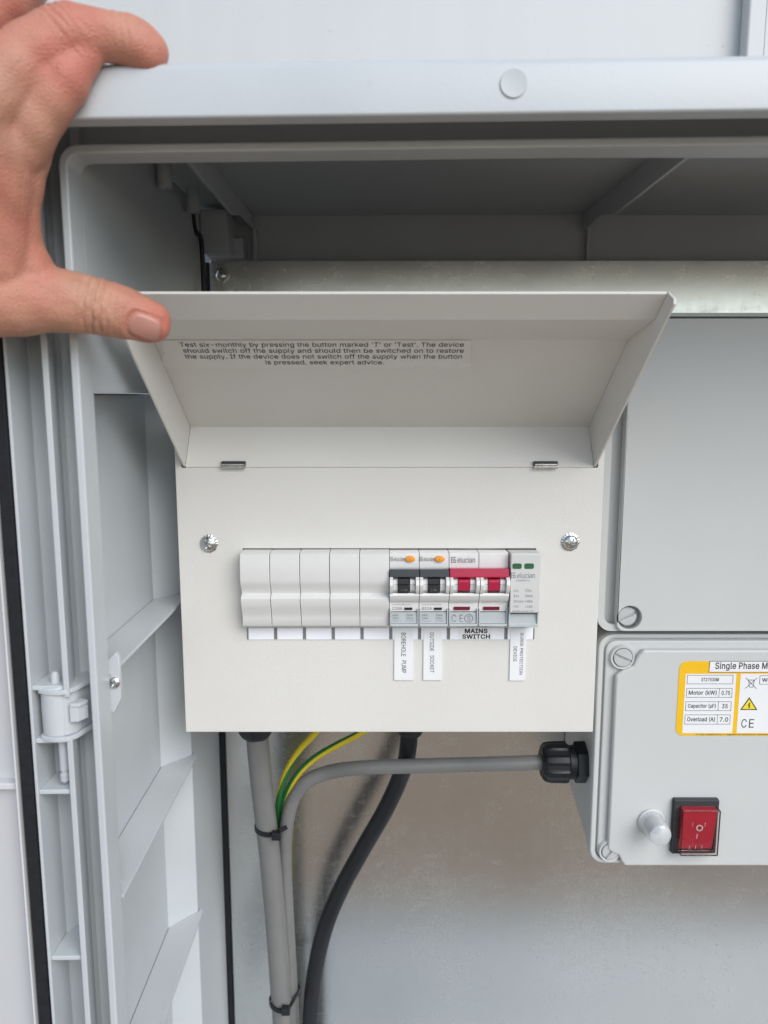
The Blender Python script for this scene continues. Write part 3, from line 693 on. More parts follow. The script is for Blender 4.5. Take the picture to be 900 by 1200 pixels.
# door swung right back on the left
mb = MB()
mb.plan([(-166.4, 326), (-167.4, 326), (-168.0, 332), (-172, 334), (-560, 334), (-560, 340), (-158.4, 340), (-158.4, 336), (-166.4, 336)], -598, 112)
door = mb.build('door', M['door'], CAB, bevel=.5, label="grey door leaf with sky light put into its colour, swung back flat beside the opening")
mb = MB().plan([(-166.2, 336), (-166.0, 328.6), (-164.8, 327.0), (-160, 326.6), (-158.8, 328), (-158.6, 336)], -594, 110)
mb.build('gasket', M['gasket'], door, bevel=.6)
z = at(8, 921, 330).z
MB().box(-555, -168.4, 329, 334.2, z - 1.6, z + 1.6).build('stiffener', M['door'], door, bevel=.7)

# back wall, floor, right wall, ribs on the roof underside
MB().box(-152, XR + 5, 590, 596, -600, 131.5).build('back_wall', M['grp'], CAB)
MB().box(-149, XR, 330, 589.5, -602, -597).build('cabinet_floor', M['grp'], CAB)
MB().box(XR, XR + 4, 327, 589.5, -597, 128).build('right_side_wall', M['grp'], CAB)
for x in (-97, 147, 391):
    MB().prof([(346.5, 114), (512, 114), (545, 121), (589.8, 121), (589.8, 133), (346.5, 129)], x - 1.1, x + 1.1).build('roof_rib', M['grp'], CAB, bevel=.4)
    MB().box(x + 1.3, x + 4, 584, 589.8, -100, 120.8).build('back_rib', M['grp'], CAB, bevel=.4)
MB().box(-126.8, -108, 552, 589.6, 99, 127).build('corner_block', M['grp'], CAB, bevel=1)
MB().box(-126.8, -101, 572.5, 589.6, 98, 112).build('corner_block', M['grp'], CAB, bevel=.8)
for (x, y) in ((-122, 450), (-120.5, 508)):
    mb = MB().lathe([(2.4, 116), (2.4, 114.6), (4.0, 114.6), (4.2, 116), (4.4, 132)], (x, y, 0), (0, 0, 1), 24)
    mb.build('roof_peg', M['grp'], CAB)
# galvanised back plate
MB().box(-130.4, -126.6, 573.5, 578, -585, 95).build('gap_shade', M['gasket'], CAB)  # black strip stands in for the shadow between side wall and plate
bp_ = MB().box(-125.6, XR - 8, 575, 577, -585, 96.7).build('back_plate', M['galv'], CAB, bevel=.5)
for px, py in ((259, 323),):
    p = at(px, py, 574.8)
    mb = MB().relief((p.x, 574.8, p.z), (0, -1, 0), 3.9, pozi(3.9, 2.2, 1.0))
    mb.lathe([(5.6, 0), (5.6, .8), (3.9, .9)], (p.x, 575, p.z), (0, -1, 0), 24)
    mb.build('screw', M['zinc'], bp_)
p = at(253, 281, 566)
MB().relief((p.x + 3, 566, 112), (0, -1, 0), 3.0, pozi(3.0, 1.6, .8)).build('screw', M['zinc'], CAB)

# thin black wire in the dark corner
w_ = MB().tube([at(226, 240, 530), at(227, 262, 534), at(230, 272, 538), at(235, 279, 541), at(237, 300, 543), at(239, 350, 546), at(240, 420, 548)], 1.6, 10)
o = w_.build('wire', M['black'])
tag(o, "thin black wire running down the dark upper left corner of the cabinet", "wire")

# ================================================================== CONSUMER UNIT
CX = 3.3
FY = 446.0                      # front face
CU = thing('consumer_unit', (CX, 510, -204.2), "cream steel consumer unit with flap lid raised and a row of breakers", "consumer unit")
XL, XRt, ZB = CX - 125, CX + 125, -204.2
MODX = -83.4; PITCHX = 17.3; MODR = MODX + 10 * PITCHX
ZT, ZBm = -89.4, -136.5
# cover: sheet with a notch for the lid and a cut-out for the devices
mb = MB()
nx = 121.2
xs = [XL, CX - nx, MODX - .3, MODR + .3, CX + nx, XRt]
zs = [ZB, ZBm, ZT, -41.4, -12]
def cell(i, j):
    if j == 3 and 0 < i < 4: return False
    if i == 2 and j == 1: return False
    return True
vid = {}
vv, ff = [], []
def V_(i, j, k):
    key = (i, j, k)
    if key not in vid:
        vid[key] = len(vv); vv.append((xs[i], FY + (1.4 if k else 0), zs[j]))
    return vid[key]
for i in range(5):
    for j in range(4):
        if not cell(i, j): continue
        ff.append((V_(i, j, 0), V_(i + 1, j, 0), V_(i + 1, j + 1, 0), V_(i, j + 1, 0)))
        ff.append((V_(i, j, 1), V_(i, j + 1, 1), V_(i + 1, j + 1, 1), V_(i + 1, j, 1)))
        for (di, dj, p, q) in ((-1, 0, (i, j), (i, j + 1)), (1, 0, (i + 1, j), (i + 1, j + 1)), (0, -1, (i, j), (i + 1, j)), (0, 1, (i, j + 1), (i + 1, j + 1))):
            a_, b2 = i + di, j + dj
            if 0 <= a_ < 5 and 0 <= b2 < 4 and cell(a_, b2): continue
            ff.append((V_(*p, 0), V_(*q, 0), V_(*q, 1), V_(*p, 1)))
mb.add(vv, ff)
cover = mb.build('front_cover', M['cu'], CU, bevel=0.6, seg=3)
# enclosure behind the cover
mb = MB()
mb.box(XL + .2, XL + 1.6, FY + 1.5, 573, ZB + .2, -12.2)
mb.box(XRt - 1.6, XRt - .2, FY + 1.5, 573, ZB + .2, -12.2)
mb.box(XL + 1.7, XRt - 1.7, FY + 1.5, 573, ZB + .2, ZB + 1.6)
mb.box(XL + 1.7, XRt - 1.7, FY + 1.5, 573, -44, -42.6)
mb.box(XL + 1.7, XRt - 1.7, 571, 573.2, ZB + 1.7, -44.1)
mb.build('enclosure', M['cu'], CU, bevel=.4)
MB().box(MODX - 4, MODR + 4, 468, 474, -150, -80).build('rail_backing', M['recess'], CU)
# live conductors glimpsed through the slot above the devices
MB().tube([(42, 452, -95), (50, 451, -90.6), (62, 450.5, -90.2), (74, 452, -95)], 1.6, 10, sub=5).build('earth_lead', M['eyellow'], CU)
# screws of the cover
for px, py in ((245, 637), (668, 635)):
    p = at(px, py, FY)
    mb = MB().lathe([(5.2, .02), (5.3, .6), (4.3, 1.0)], (p.x, FY, p.z), (0, -1, 0), 72, mod=lambda t, j: 1 + .04 * math.copysign(1, math.sin(18 * t)))
    mb.relief((p.x, FY - .9, p.z), (0, -1, 0), 4.2, pozi(4.2, 2.4, 1.15))
    mb.build('cover_screw', M['zinc'], CU)
# lid: shallow tray hinged along its lower edge, held open; its free end slopes in two folds
H = Vector((CX, FY - .6, -40.8))
S = Vector((0, -.829, .56)); S.normalize(); N = Vector((0, S.z * -1, S.y))   # along the panel, into the tray
LD = 27.0
HW = 120.0
def yz(v): return (v[0], v[1])
hr = (H.y, H.z)
hp = (H.y - N.y * LD, H.z - N.z * LD)
PE, PQ, PT, PR = (392.4, 27.8), (355.0, 33.8), (341.0, 43.4), (333.0, 39.2)
def lp(x, s_, m): return H + Vector((x, 0, 0)) + S * s_ + N * (m - LD)
mb = MB()
line_ = [hr, hp, PE, PQ, PT]
nrm = []
for k in range(len(line_)):
    a = Vector(line_[max(k - 1, 0)]); b = Vector(line_[min(k + 1, len(line_) - 1)])
    dvec = (b - a).normalized(); nrm.append(Vector((-dvec.y, dvec.x)))
th = 1.5
outer_ = []
for k, q in enumerate(line_):
    n_ = nrm[k]
    if n_.dot(Vector((q[0] - 380, q[1] - 0))) < 0: n_ = -n_
    outer_.append((q[0] + n_.x * th, q[1] + n_.y * th))
strip = line_ + outer_[::-1]
m_ = len(line_)
vs = []
for x in (CX - HW + 1.25, CX + HW - 1.25):
    vs += [(x, y, z) for y, z in strip]
fs = [(k, (k + 1) % (2 * m_), 2 * m_ + (k + 1) % (2 * m_), 2 * m_ + k) for k in range(2 * m_)]
for o_ in (0, 2 * m_):
    fs += [(o_ + k, o_ + k + 1, o_ + 2 * m_ - 2 - k, o_ + 2 * m_ - 1 - k) for k in range(m_ - 1)]
mb.add(vs, fs)
sidep = [hr, (hp[0] + .6, hp[1] + .9), (PE[0] + .8, PE[1] + 1.0), (PQ[0] + .4, PQ[1] + 1.2), (PT[0] + .2, PT[1] + 1.0), (PT[0] - 2.5, PT[1] - .6), (PR[0] + .6, PR[1] + 1.2), (PR[0] + .5, PR[1] - 1.0)]
for sg in (-1, 1):
    x0, x1 = sorted((CX + sg * HW, CX + sg * (HW - 1.2)))
    mb.prof(sidep, x0, x1)
lid = mb.build('lid', M['cu'], CU, bevel=.7, seg=3, ang=6)
for px in (273, 640):
    p = at(px, 544, FY - 2.5)
    mb = MB().box(p.x - 7, p.x + 7, FY - 3.2, FY - .3, -41.7, -40.2)
    mb.box(p.x - 7, p.x + 7, FY - 2.0, FY + .6, -40.1, -37.5, 1)
    mb.box(p.x - 6.6, p.x + 6.6, FY - 3.0, FY - 1.7, -40.1, -38.9)
    mb.build('hinge_clip', [M['zinc'], M['dark']], CU, bevel=.3)
# printed notice on the inside of the lid
PN = lp(0, 60, .15)
def lpt(px, py): return hit(px, py, PN, N)
mb = MB()
q = [lpt(190, 399), lpt(552, 399), lpt(552, 431), lpt(190, 431)]
sm = min((v - H).dot(S) for v in q)
a, b_ = q[3], q[1]
mb.add([q[0], q[1], q[2], q[3]] + [v - N * .14 for v in q], [(0, 1, 2, 3), (7, 6, 5, 4), (0, 1, 5, 4), (1, 2, 6, 5), (2, 3, 7, 6), (3, 0, 4, 7)])
for txt, x0, x1, y0, y1 in (("Test six-monthly by pressing the button marked 'T' or 'Test'. The device", 212, 543, 401.0, 407.6),
                            ("should switch off the supply and should then be switched on to restore", 216, 543, 408.0, 414.5),
                            ("the supply. If the device does not switch off the supply when the button", 218, 541, 414.9, 421.4),
                            ("is pressed, seek expert advice.", 312, 450, 421.8, 428.1)):
    ll, lr, ul = lpt(x0, y1), lpt(x1, y1), lpt(x0, y0)
    vv_ = S * (ul - ll).dot(S)
    mb.text(txt, ll, (1, 0, 0), S, (lr - ll).length, vv_.length, 1, .0, -.0)
    k = len(mb.v)
st = mb.build('notice_sticker', [M['clear'], M['ink']], CU, orient=False)
for i, pl in enumerate(st.data.polygons): pass
# lift lettering off the film
me = st.data
done = set()
for pl in me.polygons:
    if pl.material_index == 1:
        for vi in pl.vertices:
            if vi not in done:
                me.vertices[vi].co += N * .0002; done.add(vi)

# blanking plates
ZM0, ZM1 = at(450, 648, 438).z, at(450, 734, 438).z
def zp(py, Y=438): return at(450, py, Y).z
for i in range(5):
    x0 = MODX + i * PITCHX
    dy = random.uniform(-.6, .6); dz = random.uniform(-.25, .25)
    pr = [(436.6, 647.2), (434.6, 650), (433.6, 662), (433.2, 680), (434.0, 685), (436.2, 691), (437.2, 695.5), (435.4, 697.5), (433.6, 701), (433.8, 707), (435.2, 713), (436.8, 719), (437.6, 724), (437.6, 732.5), (438.6, 734)]
    pts = [(y + dy, zp(py, y) + dz) for y, py in pr] + [(452, zp(734) + dz), (452, zp(647.2) + dz)]
    MB().prof(pts, x0 + .13, x0 + PITCHX - .13).build('blanking_plate', M['blank'], CU, bevel=.35, ang=50)
# card strips below, one slot per module, with dark joints
def slot_card(x0, x1):
    z1, z0 = at(450, 735.5, FY).z, at(450, 749, FY).z
    mb = MB().box(x0 + 1.0, x1 - 1.0, FY - .7, FY - .02, z0, z1, 0)
    mb.box(x0 + .25, x0 + .8, FY - .9, FY - .02, z0 + .2, z1, 1)
    mb.box(x1 - .8, x1 - .25, FY - .9, FY - .02, z0 + .2, z1, 1)
    mb.build('label_card', [M['card'], M['greyink']], CU)
for i in list(range(7)) + [9]:
    slot_card(MODX + 1 + i * PITCHX * 1.0 , MODX + 1 + (i + 1) * PITCHX)
slot_card(MODX + 1 + 7 * PITCHX, MODX + 1 + 9 * PITCHX)
# stickers
def sticker(name, x0, y0, x1, y1, texts, bold=0.0, rot=True, Yf=FY - 1.0):
    a, c = at(x0, y1, Yf), at(x1, y0, Yf)
    mb = MB().box(a.x, c.x, Yf, FY - .05, a.z, c.z)
    for t, tx0, ty0, tx1, ty1 in texts:
        mb.textpx(t, tx0, ty0, tx1, ty1, Yf, 1, bold, .12, rot)
    mb.build(name, [M['paper'], M['ink']], CU, orient=False)
sticker('circuit_sticker', 462, 737, 484.3, 797, [("BOREHOLE", 470.2, 741.5, 475.6, 769), ("PUMP", 470.6, 774, 476, 788.5)], .004)
sticker('circuit_sticker', 496, 737, 518, 797, [("OUTSIDE", 503.6, 741, 508.6, 763), ("SOCKET", 503.8, 768, 508.8, 788)], .004)
sticker('circuit_sticker', 597, 737, 617, 797.5, [("SURGE PROTECTION", 608.6, 741.5, 613.6, 790.5), ("DEVICE", 601.4, 757.5, 605.8, 775)], .006)
sticker('circuit_sticker', 538, 735.6, 577, 749.4, [("MAINS", 544.6, 736.6, 571.4, 742.0), ("SWITCH", 541.6, 743.2, 574.2, 748.6)], .035, rot=False)
# cable glands under the unit
def gland_down(px, py, Y, R, L):
    p = at(px, py, Y)
    MB().lathe([(R * 1.05, ZB), (R * 1.05, ZB - 4), (R, ZB - 5), (R, ZB - L), (R * .8, ZB - L - 4)], (p.x, Y, 0), (0, 0, 1), 32,
               mod=lambda t, j: 1 + .03 * math.copysign(1, math.sin(6 * t))).build('cable_gland', M['black'], CU, bevel=0)
gland_down(300, 866, 505, 11.5, 26)
gland_down(481, 866, 512, 10.0, 27)

# ================================================================== DEVICES
def pr(mb, pts, x0, x1, mi=0):
    return mb.prof([(y, zp(p_, min(y, 439))) for y, p_ in pts], x0, x1, mi)
TOPY, MIDY = 436.2, 430.0
def white_body(mb, x0, x1):
    """one module: label zone, rounded toggle cheeks, sloping lower block"""
    pr(mb, [(TOPY + 1, 647.6), (TOPY, 649), (TOPY - .6, 664), (TOPY - .2, 666.5), (437, 668), (437, 694), (MIDY + 1.2, 695.2), (MIDY + .6, 698), (MIDY + 2.2, 703.5), (434.6, 706), (435.6, 716.5), (438.6, 717.2), (438.6, 733), (452, 734), (452, 647.6)], x0 + .16, x1 - .16)
    w = x1 - x0
    for (a, b2, yy) in ((2.2, 4.9, 430.6), (w - 5.4, w - 2.3, 430.6)):
        pr(mb, [(437.4, 676), (433.6, 677.2), (yy, 680.6), (yy - .2, 685), (yy + .5, 685.4), (yy - .2, 686), (yy + .4, 691.5), (433.8, 695), (437.4, 696)], x0 + a, x0 + b2)
    for a in (-.2, w - 2.2):
        pr(mb, [(437.4, 674.6), (431.0, 675.6), (427.4, 680.5), (426.6, 686), (427.8, 692), (431.4, 697), (437.4, 698)], x0 + max(a, .18), x0 + min(a + 2.3, w - .18))
def label_holder(x0, x1, parent, prints=()):
    mb = MB()
    pr(mb, [(435.0, 717.4), (434.6, 730.8), (438.4, 731), (438.4, 717.4)], x0 + 1.0, x1 - 1.0)
    pr(mb, [(433.6, 731.2), (433.4, 733.6), (438.4, 734.4), (438.4, 731.2)], x0 + .5, x1 - .5)
    for xx in (x0 + .2, x1 - .95):
        pr(mb, [(433.8, 713), (433.6, 716), (434, 733), (438.4, 733), (438.4, 713)], xx, xx + .75)
    for t, a in prints: mb.textpx(t, *a, 434.72, 1, .006, .06)
    mb.build('label_holder', [M['holder'], M['greyink']], parent, bevel=.12, orient=False)
def logo(mb, x0, x1, y0, y1, Y, mi):
    """small square glyph of linked bars and the maker's word"""
    w = x1 - x0
    k = w * .2
    a, c = at(x0, y1, Y), at(x0 + k, y0, Y)
    W, Hh = c.x - a.x, c.z - a.z
    for (u0, u1, v0, v1) in ((0, .12, 0, .95), (.0, .4, .88, 1), (0, .4, 0, .12), (.52, .64, .05, 1), (.64, 1, .88, 1), (.64, 1, 0, .12), (.9, 1, .12, .55), (.12, .4, .45, .57), (.64, .9, .45, .57)):
        mb.add([(a.x + W * u0, Y - .1, a.z + Hh * v0), (a.x + W * u1, Y - .1, a.z + Hh * v0), (a.x + W * u1, Y - .1, a.z + Hh * v1), (a.x + W * u0, Y - .1, a.z + Hh * v1)], [(0, 1, 2, 3)], mi)
    mb.textpx("elucian", x0 + k + w * .06, y0, x1, y1, Y, mi, .004, .1)

def breaker(i, label, rating, model):
    x0 = MODX + i * PITCHX; x1 = x0 + PITCHX
    px0 = 283 + 34.6 * i
    t = thing('circuit_breaker', ((x0 + x1) / 2, FY, zp(734)), label, "circuit breaker", "devices clipped in a row in the consumer unit")
    mb = MB(); white_body(mb, x0, x1)
    mb.build('housing', M['white'], t, bevel=.25)
    mb = MB(); pr(mb, [(436.4, 667.3), (431.2, 668), (430.2, 676.4), (432, 677.8), (436.4, 678)], x0 + .1, x1 - .1)
    mb.build('toggle_bar', M['dark'], t, bevel=.4)
    mb = MB(); pr(mb, [(436.6, 678.2), (429.8, 678.4), (428.6, 681), (428.8, 684.6), (429.6, 685.2), (428.6, 686), (430.0, 694), (436.6, 695)], x0 + 5.1, x0 + 11.0)
    mb.textpx("I-ON", px0 + 14.5, 690.2, px0 + 21, 692.4, 429.3, 1, .0, .45)
    mb.build('toggle', [M['dark'], M['greyink']], t, bevel=.0, orient=True)
    c = at(px0 + 24.5, 655, TOPY - .6)
    mb = MB().lathe([(2.9, 0), (2.9, 1.0), (2.4, 1.7), (.01, 2.0)], (0, 0, 0), (0, -1, 0), 32, caps=False)
    mb.v = [Vector((c.x + v.x, TOPY - .2 + v.y, c.z + v.z * .62)) for v in mb.v]
    mb.text("T", (c.x - .5, TOPY - 2.2, c.z - .7), (1, 0, 0), (0, 0, 1), 1, 1.4, 1, 0, .08)
    mb.build('test_button', [M['orange'], M['greyink']], t, orient=False)
    mb = MB()
    logo(mb, px0 + 1.6, px0 + 18, 652.5, 657.5, TOPY - .62, 0)
    mb.textpx(model, px0 + 4, 706.4, px0 + 26, 708.8, 434.9, 0, .002, .15)
    mb.textpx(rating, px0 + 4, 711.2, px0 + 15.6, 714.6, 435.2, 0, .004, .25)
    tag(mb.build('print', M['greyink'], t, orient=False), kind='stuff')
    mb = MB(); a, c = at(px0 + 18, 714.4, 435.3), at(px0 + 27.2, 711.8, 435.3)
    mb.box(a.x, c.x, 434.7, 436.4, a.z, c.z); mb.build('indicator_window', M['window'], t)
    label_holder(x0, x1, t, (("6kA", (px0 + 4, 719.4, px0 + 11, 722)), ("30mA", (px0 + 20, 719.4, px0 + 28, 722)), ("230V~", (px0 + 4, 723.2, px0 + 12, 725.8)),
                             ("50Hz", (px0 + 20, 723.2, px0 + 28, 725.8)), ("Type A", (px0 + 4, 727, px0 + 14, 729.6)), ("61009", (px0 + 19, 727, px0 + 29, 729.6))))
breaker(5, "white circuit breaker with charcoal toggle and orange test button, above the BOREHOLE PUMP sticker", "C20A", "CU1RCBO20C")
breaker(6, "white circuit breaker with charcoal toggle and orange test button, next to the red main switch", "B32A", "CU1RCBO32B")

# main switch, two modules wide
x0 = MODX + 7 * PITCHX; xm = x0 + PITCHX; x1 = xm + PITCHX; px0 = 283 + 34.6 * 7
MS = thing('main_switch', (xm, FY, zp(734)), "double width white main switch with crimson bar and two red toggles", "main switch", "devices clipped in a row in the consumer unit")
mb = MB(); white_body(mb, x0, xm); white_body(mb, xm, x1); mb.build('housing', M['white'], MS, bevel=.25)
mb = MB(); pr(mb, [(436.4, 665.6), (430.8, 666.6), (429.8, 676.4), (431.6, 678.4), (436.4, 678.6)], x0 + .1, x1 - .5); mb.build('toggle_bar', M['red'], MS, bevel=.4)
for k in (0, 1):
    mb = MB(); pr(mb, [(436.6, 678.8), (429.8, 679), (428.8, 682), (429.6, 692), (436.6, 693.5)], x0 + k * PITCHX + 5.0, x0 + k * PITCHX + 11.4); mb.build('toggle', M['red'], MS, bevel=.3)
    a, c = at(px0 + 6.4 + k * 34.6, 714.6, 435.2), at(px0 + 25.4 + k * 34.6, 710.8, 435.2)
    MB().box(a.x, c.x, 434.6, 436.4, a.z, c.z).build('indicator_window', M['maroon'], MS)
mb = MB()
logo(mb, px0 + 3.6, px0 + 31.5, 652.6, 659.5, TOPY - .62, 0)
mb.textpx("CU100MS2 Disconnector", px0 + 2, 704.8, px0 + 30, 707.0, 434.8, 0, .002, .2)
mb.textpx("100A", px0 + 55, 705.0, px0 + 64, 708.0, 434.9, 0, .002, .2)
mb.textpx("AC-22A 230V", px0 + 40, 704.8, px0 + 52, 707.0, 434.8, 0, .002, .2)
tag(mb.build('print', M['greyink'], MS, orient=False), kind='stuff')
label_holder(x0, xm, MS, (("C E", (px0 + 4, 720, px0 + 17.5, 729.2)), ("S", (px0 + 22.2, 721.6, px0 + 26.2, 727.8))))
label_holder(xm, x1, MS)
c = at(px0 + 24.2, 724.6, 434.6)
mb = MB().lathe([(2.25, 0), (2.25, .12), (2.55, .12), (2.55, 0)], (c.x, 434.62, c.z), (0, -1, 0), 32, caps=False); mb.build('round_mark', M['greyink'], MS)

# surge protector
x0 = MODX + 9 * PITCHX; x1 = x0 + PITCHX; px0 = 283 + 34.6 * 9 + .4
SPD = thing('surge_protector', ((x0 + x1) / 2, FY, zp(734)), "pale grey surge protection module with two green windows at the right end of the row", "surge protector", "devices clipped in a row in the consumer unit")
SY = 430.5
mb = MB(); pr(mb, [(SY + 1, 648), (SY, 650), (SY, 717.5), (SY + .8, 718.5), (452, 719), (452, 648)], x0 + .5, x1 + .2); mb.build('cartridge', M['spd'], SPD, bevel=.35)
mb = MB(); pr(mb, [(434, 719.4), (433.4, 731), (432.6, 731.4), (432.4, 735), (452, 735.5), (452, 719.4)], x0 + .4, x1 + .1)
for xx in (x0 + .1, x1 - .6): pr(mb, [(431.5, 711), (431.2, 715), (433, 733), (440, 733), (440, 711)], xx, xx + .8)
mb.build('base', M['holder'], SPD, bevel=.25)
for a0, a1 in ((5.6, 16.6), (19.6, 31)):
    a, c = at(px0 + a0, 666.6, SY), at(px0 + a1, 660.2, SY)
    MB().slab(rrect(a.x, c.x, a.z, c.z, 1.0, 4), SY - .25, SY + .6).build('status_window', M['green'], SPD, bevel=.1)
mb = MB()
logo(mb, px0 + 4, px0 + 32, 671, 677.5, SY - .02, 0)
mb.textpx("CUSPDT2", px0 + 10, 679.2, px0 + 26, 681.2, SY, 0, .004, .12)
for k, (l_, r_) in enumerate((("Uc", "275V~"), ("In", "20kA"), ("Imax", "40kA"), ("Up", "<1.5kV"))):
    y = 690.6 + k * 6.2
    mb.textpx(l_, px0 + 7, y, px0 + (13 if k != 2 else 19), y + 3, SY, 0, .006, .12)
    mb.textpx(r_, px0 + 20.5, y, px0 + 29.5, y + 3, SY, 0, .006, .12)
mb.textpx("BS EN 61643-11", px0 + 6, 715.2, px0 + 30, 717.2, SY, 0, .004, .12)
tag(mb.build('print', M['greyink'], SPD, orient=False), kind='stuff')

# ================================================================== RIGHT-HAND BOXES
def notched(x0, x1, z0, z1, r, corners):
    """plateau outline with rounded bites out of the listed corners"""
    pts = []
    for key, cx, cz, a0 in (('tr', x1, z1, 90), ('tl', x0, z1, 180), ('bl', x0, z0, 270), ('br', x1, z0, 0)):
        sx = -1 if 'r' in key else 1; sz_ = -1 if 't' in key else 1
        if key in corners:
            rr = corners[key]
            seq = [(1.0, 0.0), (1.0, .55), (.85, .85), (.55, 1.0), (0.0, 1.0)]
            if key in ('tr', 'bl'):
                # walking anticlockwise: tr arrives along right side going up, bl arrives along left side going down
                L = [(cx, cz + sz_ * rr * 1.25), (cx + sx * rr * .35, cz + sz_ * rr), (cx + sx * rr * .8, cz + sz_ * rr * .8), (cx + sx * rr, cz + sz_ * rr * .35), (cx + sx * rr * 1.25, cz)]
            else:
                L = [(cx + sx * rr * 1.25, cz), (cx + sx * rr, cz + sz_ * rr * .35), (cx + sx * rr * .8, cz + sz_ * rr * .8), (cx + sx * rr * .35, cz + sz_ * rr), (cx, cz + sz_ * rr * 1.25)]
            pts += L
        else:
            for i in range(5):
                a = math.radians(a0 - 90 + 90 * i / 4)
                pts.append((cx + sx * r + r * math.cos(a), cz + sz_ * r + r * math.sin(a)))
    return pts

# upper enclosure
UY = 470
BX = at(707, 600, UY).x
PX = at(729, 600, UY).x
zt, zb = at(800, 366, UY).z, at(800, 741, UY).z
UE = thing('plastic_enclosure', (BX + 95, 574, zb), "plain light grey plastic enclosure with blank lid above the switched starter box", "enclosure box")
mb = MB().slab(rrect(BX + 1.5, BX + 200, zb + 1.5, zt - 1.5, 9), UY + 9, 573); mb.build('box_body', M['abs'], UE, bevel=.8)
mb = MB().slab(rrect(BX, BX + 201, zb, zt, 9), UY + 7.5, UY + 11)
def ringslab(mb, o_, i_, y0, y1):
    n = len(o_)
    vs = [(x, y0, z) for x, z in o_] + [(x, y0, z) for x, z in i_] + [(x, y1, z) for x, z in o_] + [(x, y1, z) for x, z in i_]
    fs = []
    for k in range(n):
        l = (k + 1) % n
        fs += [(k, l, n + l, n + k), (2 * n + k, 3 * n + k, 3 * n + l, 2 * n + l), (k, 2 * n + k, 2 * n + l, l), (n + k, n + l, 3 * n + l, 3 * n + k)]
    mb.add(vs, fs)
ringslab(mb, rrect(BX, BX + 201, zb, zt, 9), rrect(BX + 4.2, BX + 197, zb + 4.2, zt - 2.2, 6), UY + 2.6, UY + 7.5)
ue_lid = mb.build('box_lid', M['abs'], UE, bevel=1.0, seg=3)
sc = at(738, 724, UY)
rr = 8.2
mb = MB()
outl = rrect(PX, BX + 193, zb + .6, zt - 3.4, 5)
mb.slab(outl, UY, UY + 7.4)
pl = mb.build('lid_panel', M['abs'], UE, bevel=1.6, seg=4)
# drilled corner well: boolean cut, then collar and screw
cutm = MB().lathe([(7.6, -3), (7.6, 7)], (sc.x, UY, sc.z), (0, 1, 0), 40).build('well_cutter', M['abs'])
def cut_with(o, c):
    md = o.modifiers.new("well", 'BOOLEAN'); md.operation = 'DIFFERENCE'; md.object = c; md.solver = 'EXACT'
    if o.modifiers.find("bevel") >= 0:
        o.modifiers.move(o.modifiers.find("well"), 0)
    bpy.context.view_layer.update()
    dg = bpy.context.evaluated_depsgraph_get()
    me = bpy.data.meshes.new_from_object(o.evaluated_get(dg))
    o.modifiers.clear(); o.data = me
cut_with(pl, cutm)
cut_with(ue_lid, cutm)
bpy.data.objects.remove(cutm)
mb = MB().relief((sc.x - .8, UY + 6.9, sc.z + .2), (0, -1, 0), 6.0, slothead(6.0, 4.6, 1.5, math.radians(-24)))
mb.build('lid_screw', M['slotted'], UE)

# motor starter box
GY = 473
MX0 = 138.5; mzt, mzb = -151.6, at(800, 1016, GY).z
px_l = at(717, 900, GY).x
MSB = thing('motor_starter_box', (MX0 + 95, 574, mzb), "light grey motor starter box with yellow rating label and red rocker switch", "control box")
mb = MB()
f0 = rrect(MX0 + 1, MX0 + 199, mzb + 1.5, mzt - 1.2, 9)
f1 = rrect(MX0 + 4.5, MX0 + 196, mzb + 14, mzt - 4, 9)
mb.prism(list(range(len(f0))), lambda i: 0, lambda i: 0) if False else None
nn = len(f0)
mb.add([(x, GY + 13, z) for x, z in f0] + [(x, 573, z) for x, z in f1], [tuple(range(nn)), tuple(range(2 * nn - 1, nn - 1, -1))] + [(i, (i + 1) % nn, nn + (i + 1) % nn, nn + i) for i in range(nn)])
mb.build('box_body', M['abs'], MSB, bevel=.8)
mb = MB().slab(rrect(MX0, MX0 + 200, mzb, mzt, 10), GY + 7.0, GY + 12.8)
ringslab(mb, rrect(MX0, MX0 + 200, mzb, mzt, 10), rrect(MX0 + 3.6, MX0 + 196.4, mzb + 3.0, mzt - 3.0, 7.5), GY + 4.0, GY + 7.0)
mb.slab(rrect(MX0 + 5.0, MX0 + 195, mzb + 3.4, mzt - 4.6, 7), GY + 4.6, GY + 7.0)
mb.build('box_lid', M['abs'], MSB, bevel=1.3, seg=3)
s1, s2 = at(731, 772, GY), at(716, 1000, GY)
mb = MB().slab(notched(px_l, MX0 + 192, mzb + .5, mzt - 9.5, 3, {'tl': 13.5, 'bl': 9.5}), GY, GY + 4.6)
mb.build('lid_panel', M['abs'], MSB, bevel=1.5, seg=4)
for s_, ang, r_ in ((s1, math.radians(24), 6.0), (s2, math.radians(-52), 5.6)):
    # raised curved collar beside each screw
    mb = MB().lathe([(r_ + .5, 0), (r_ + .5, 4.2), (r_ + 1.6, 4.4), (r_ + 2.2, 2.6), (r_ + 2.4, 0)], (s_.x, GY + 6.2, s_.z), (0, -1, 0), 40, caps=False)
    mb.build('screw_collar', M['abs'], MSB)
    mb = MB().relief((s_.x, GY + 5.6, s_.z), (0, -1, 0), r_, slothead(r_, 4.6, 1.3, ang))
    mb.build('lid_screw', M['slotted'], MSB)
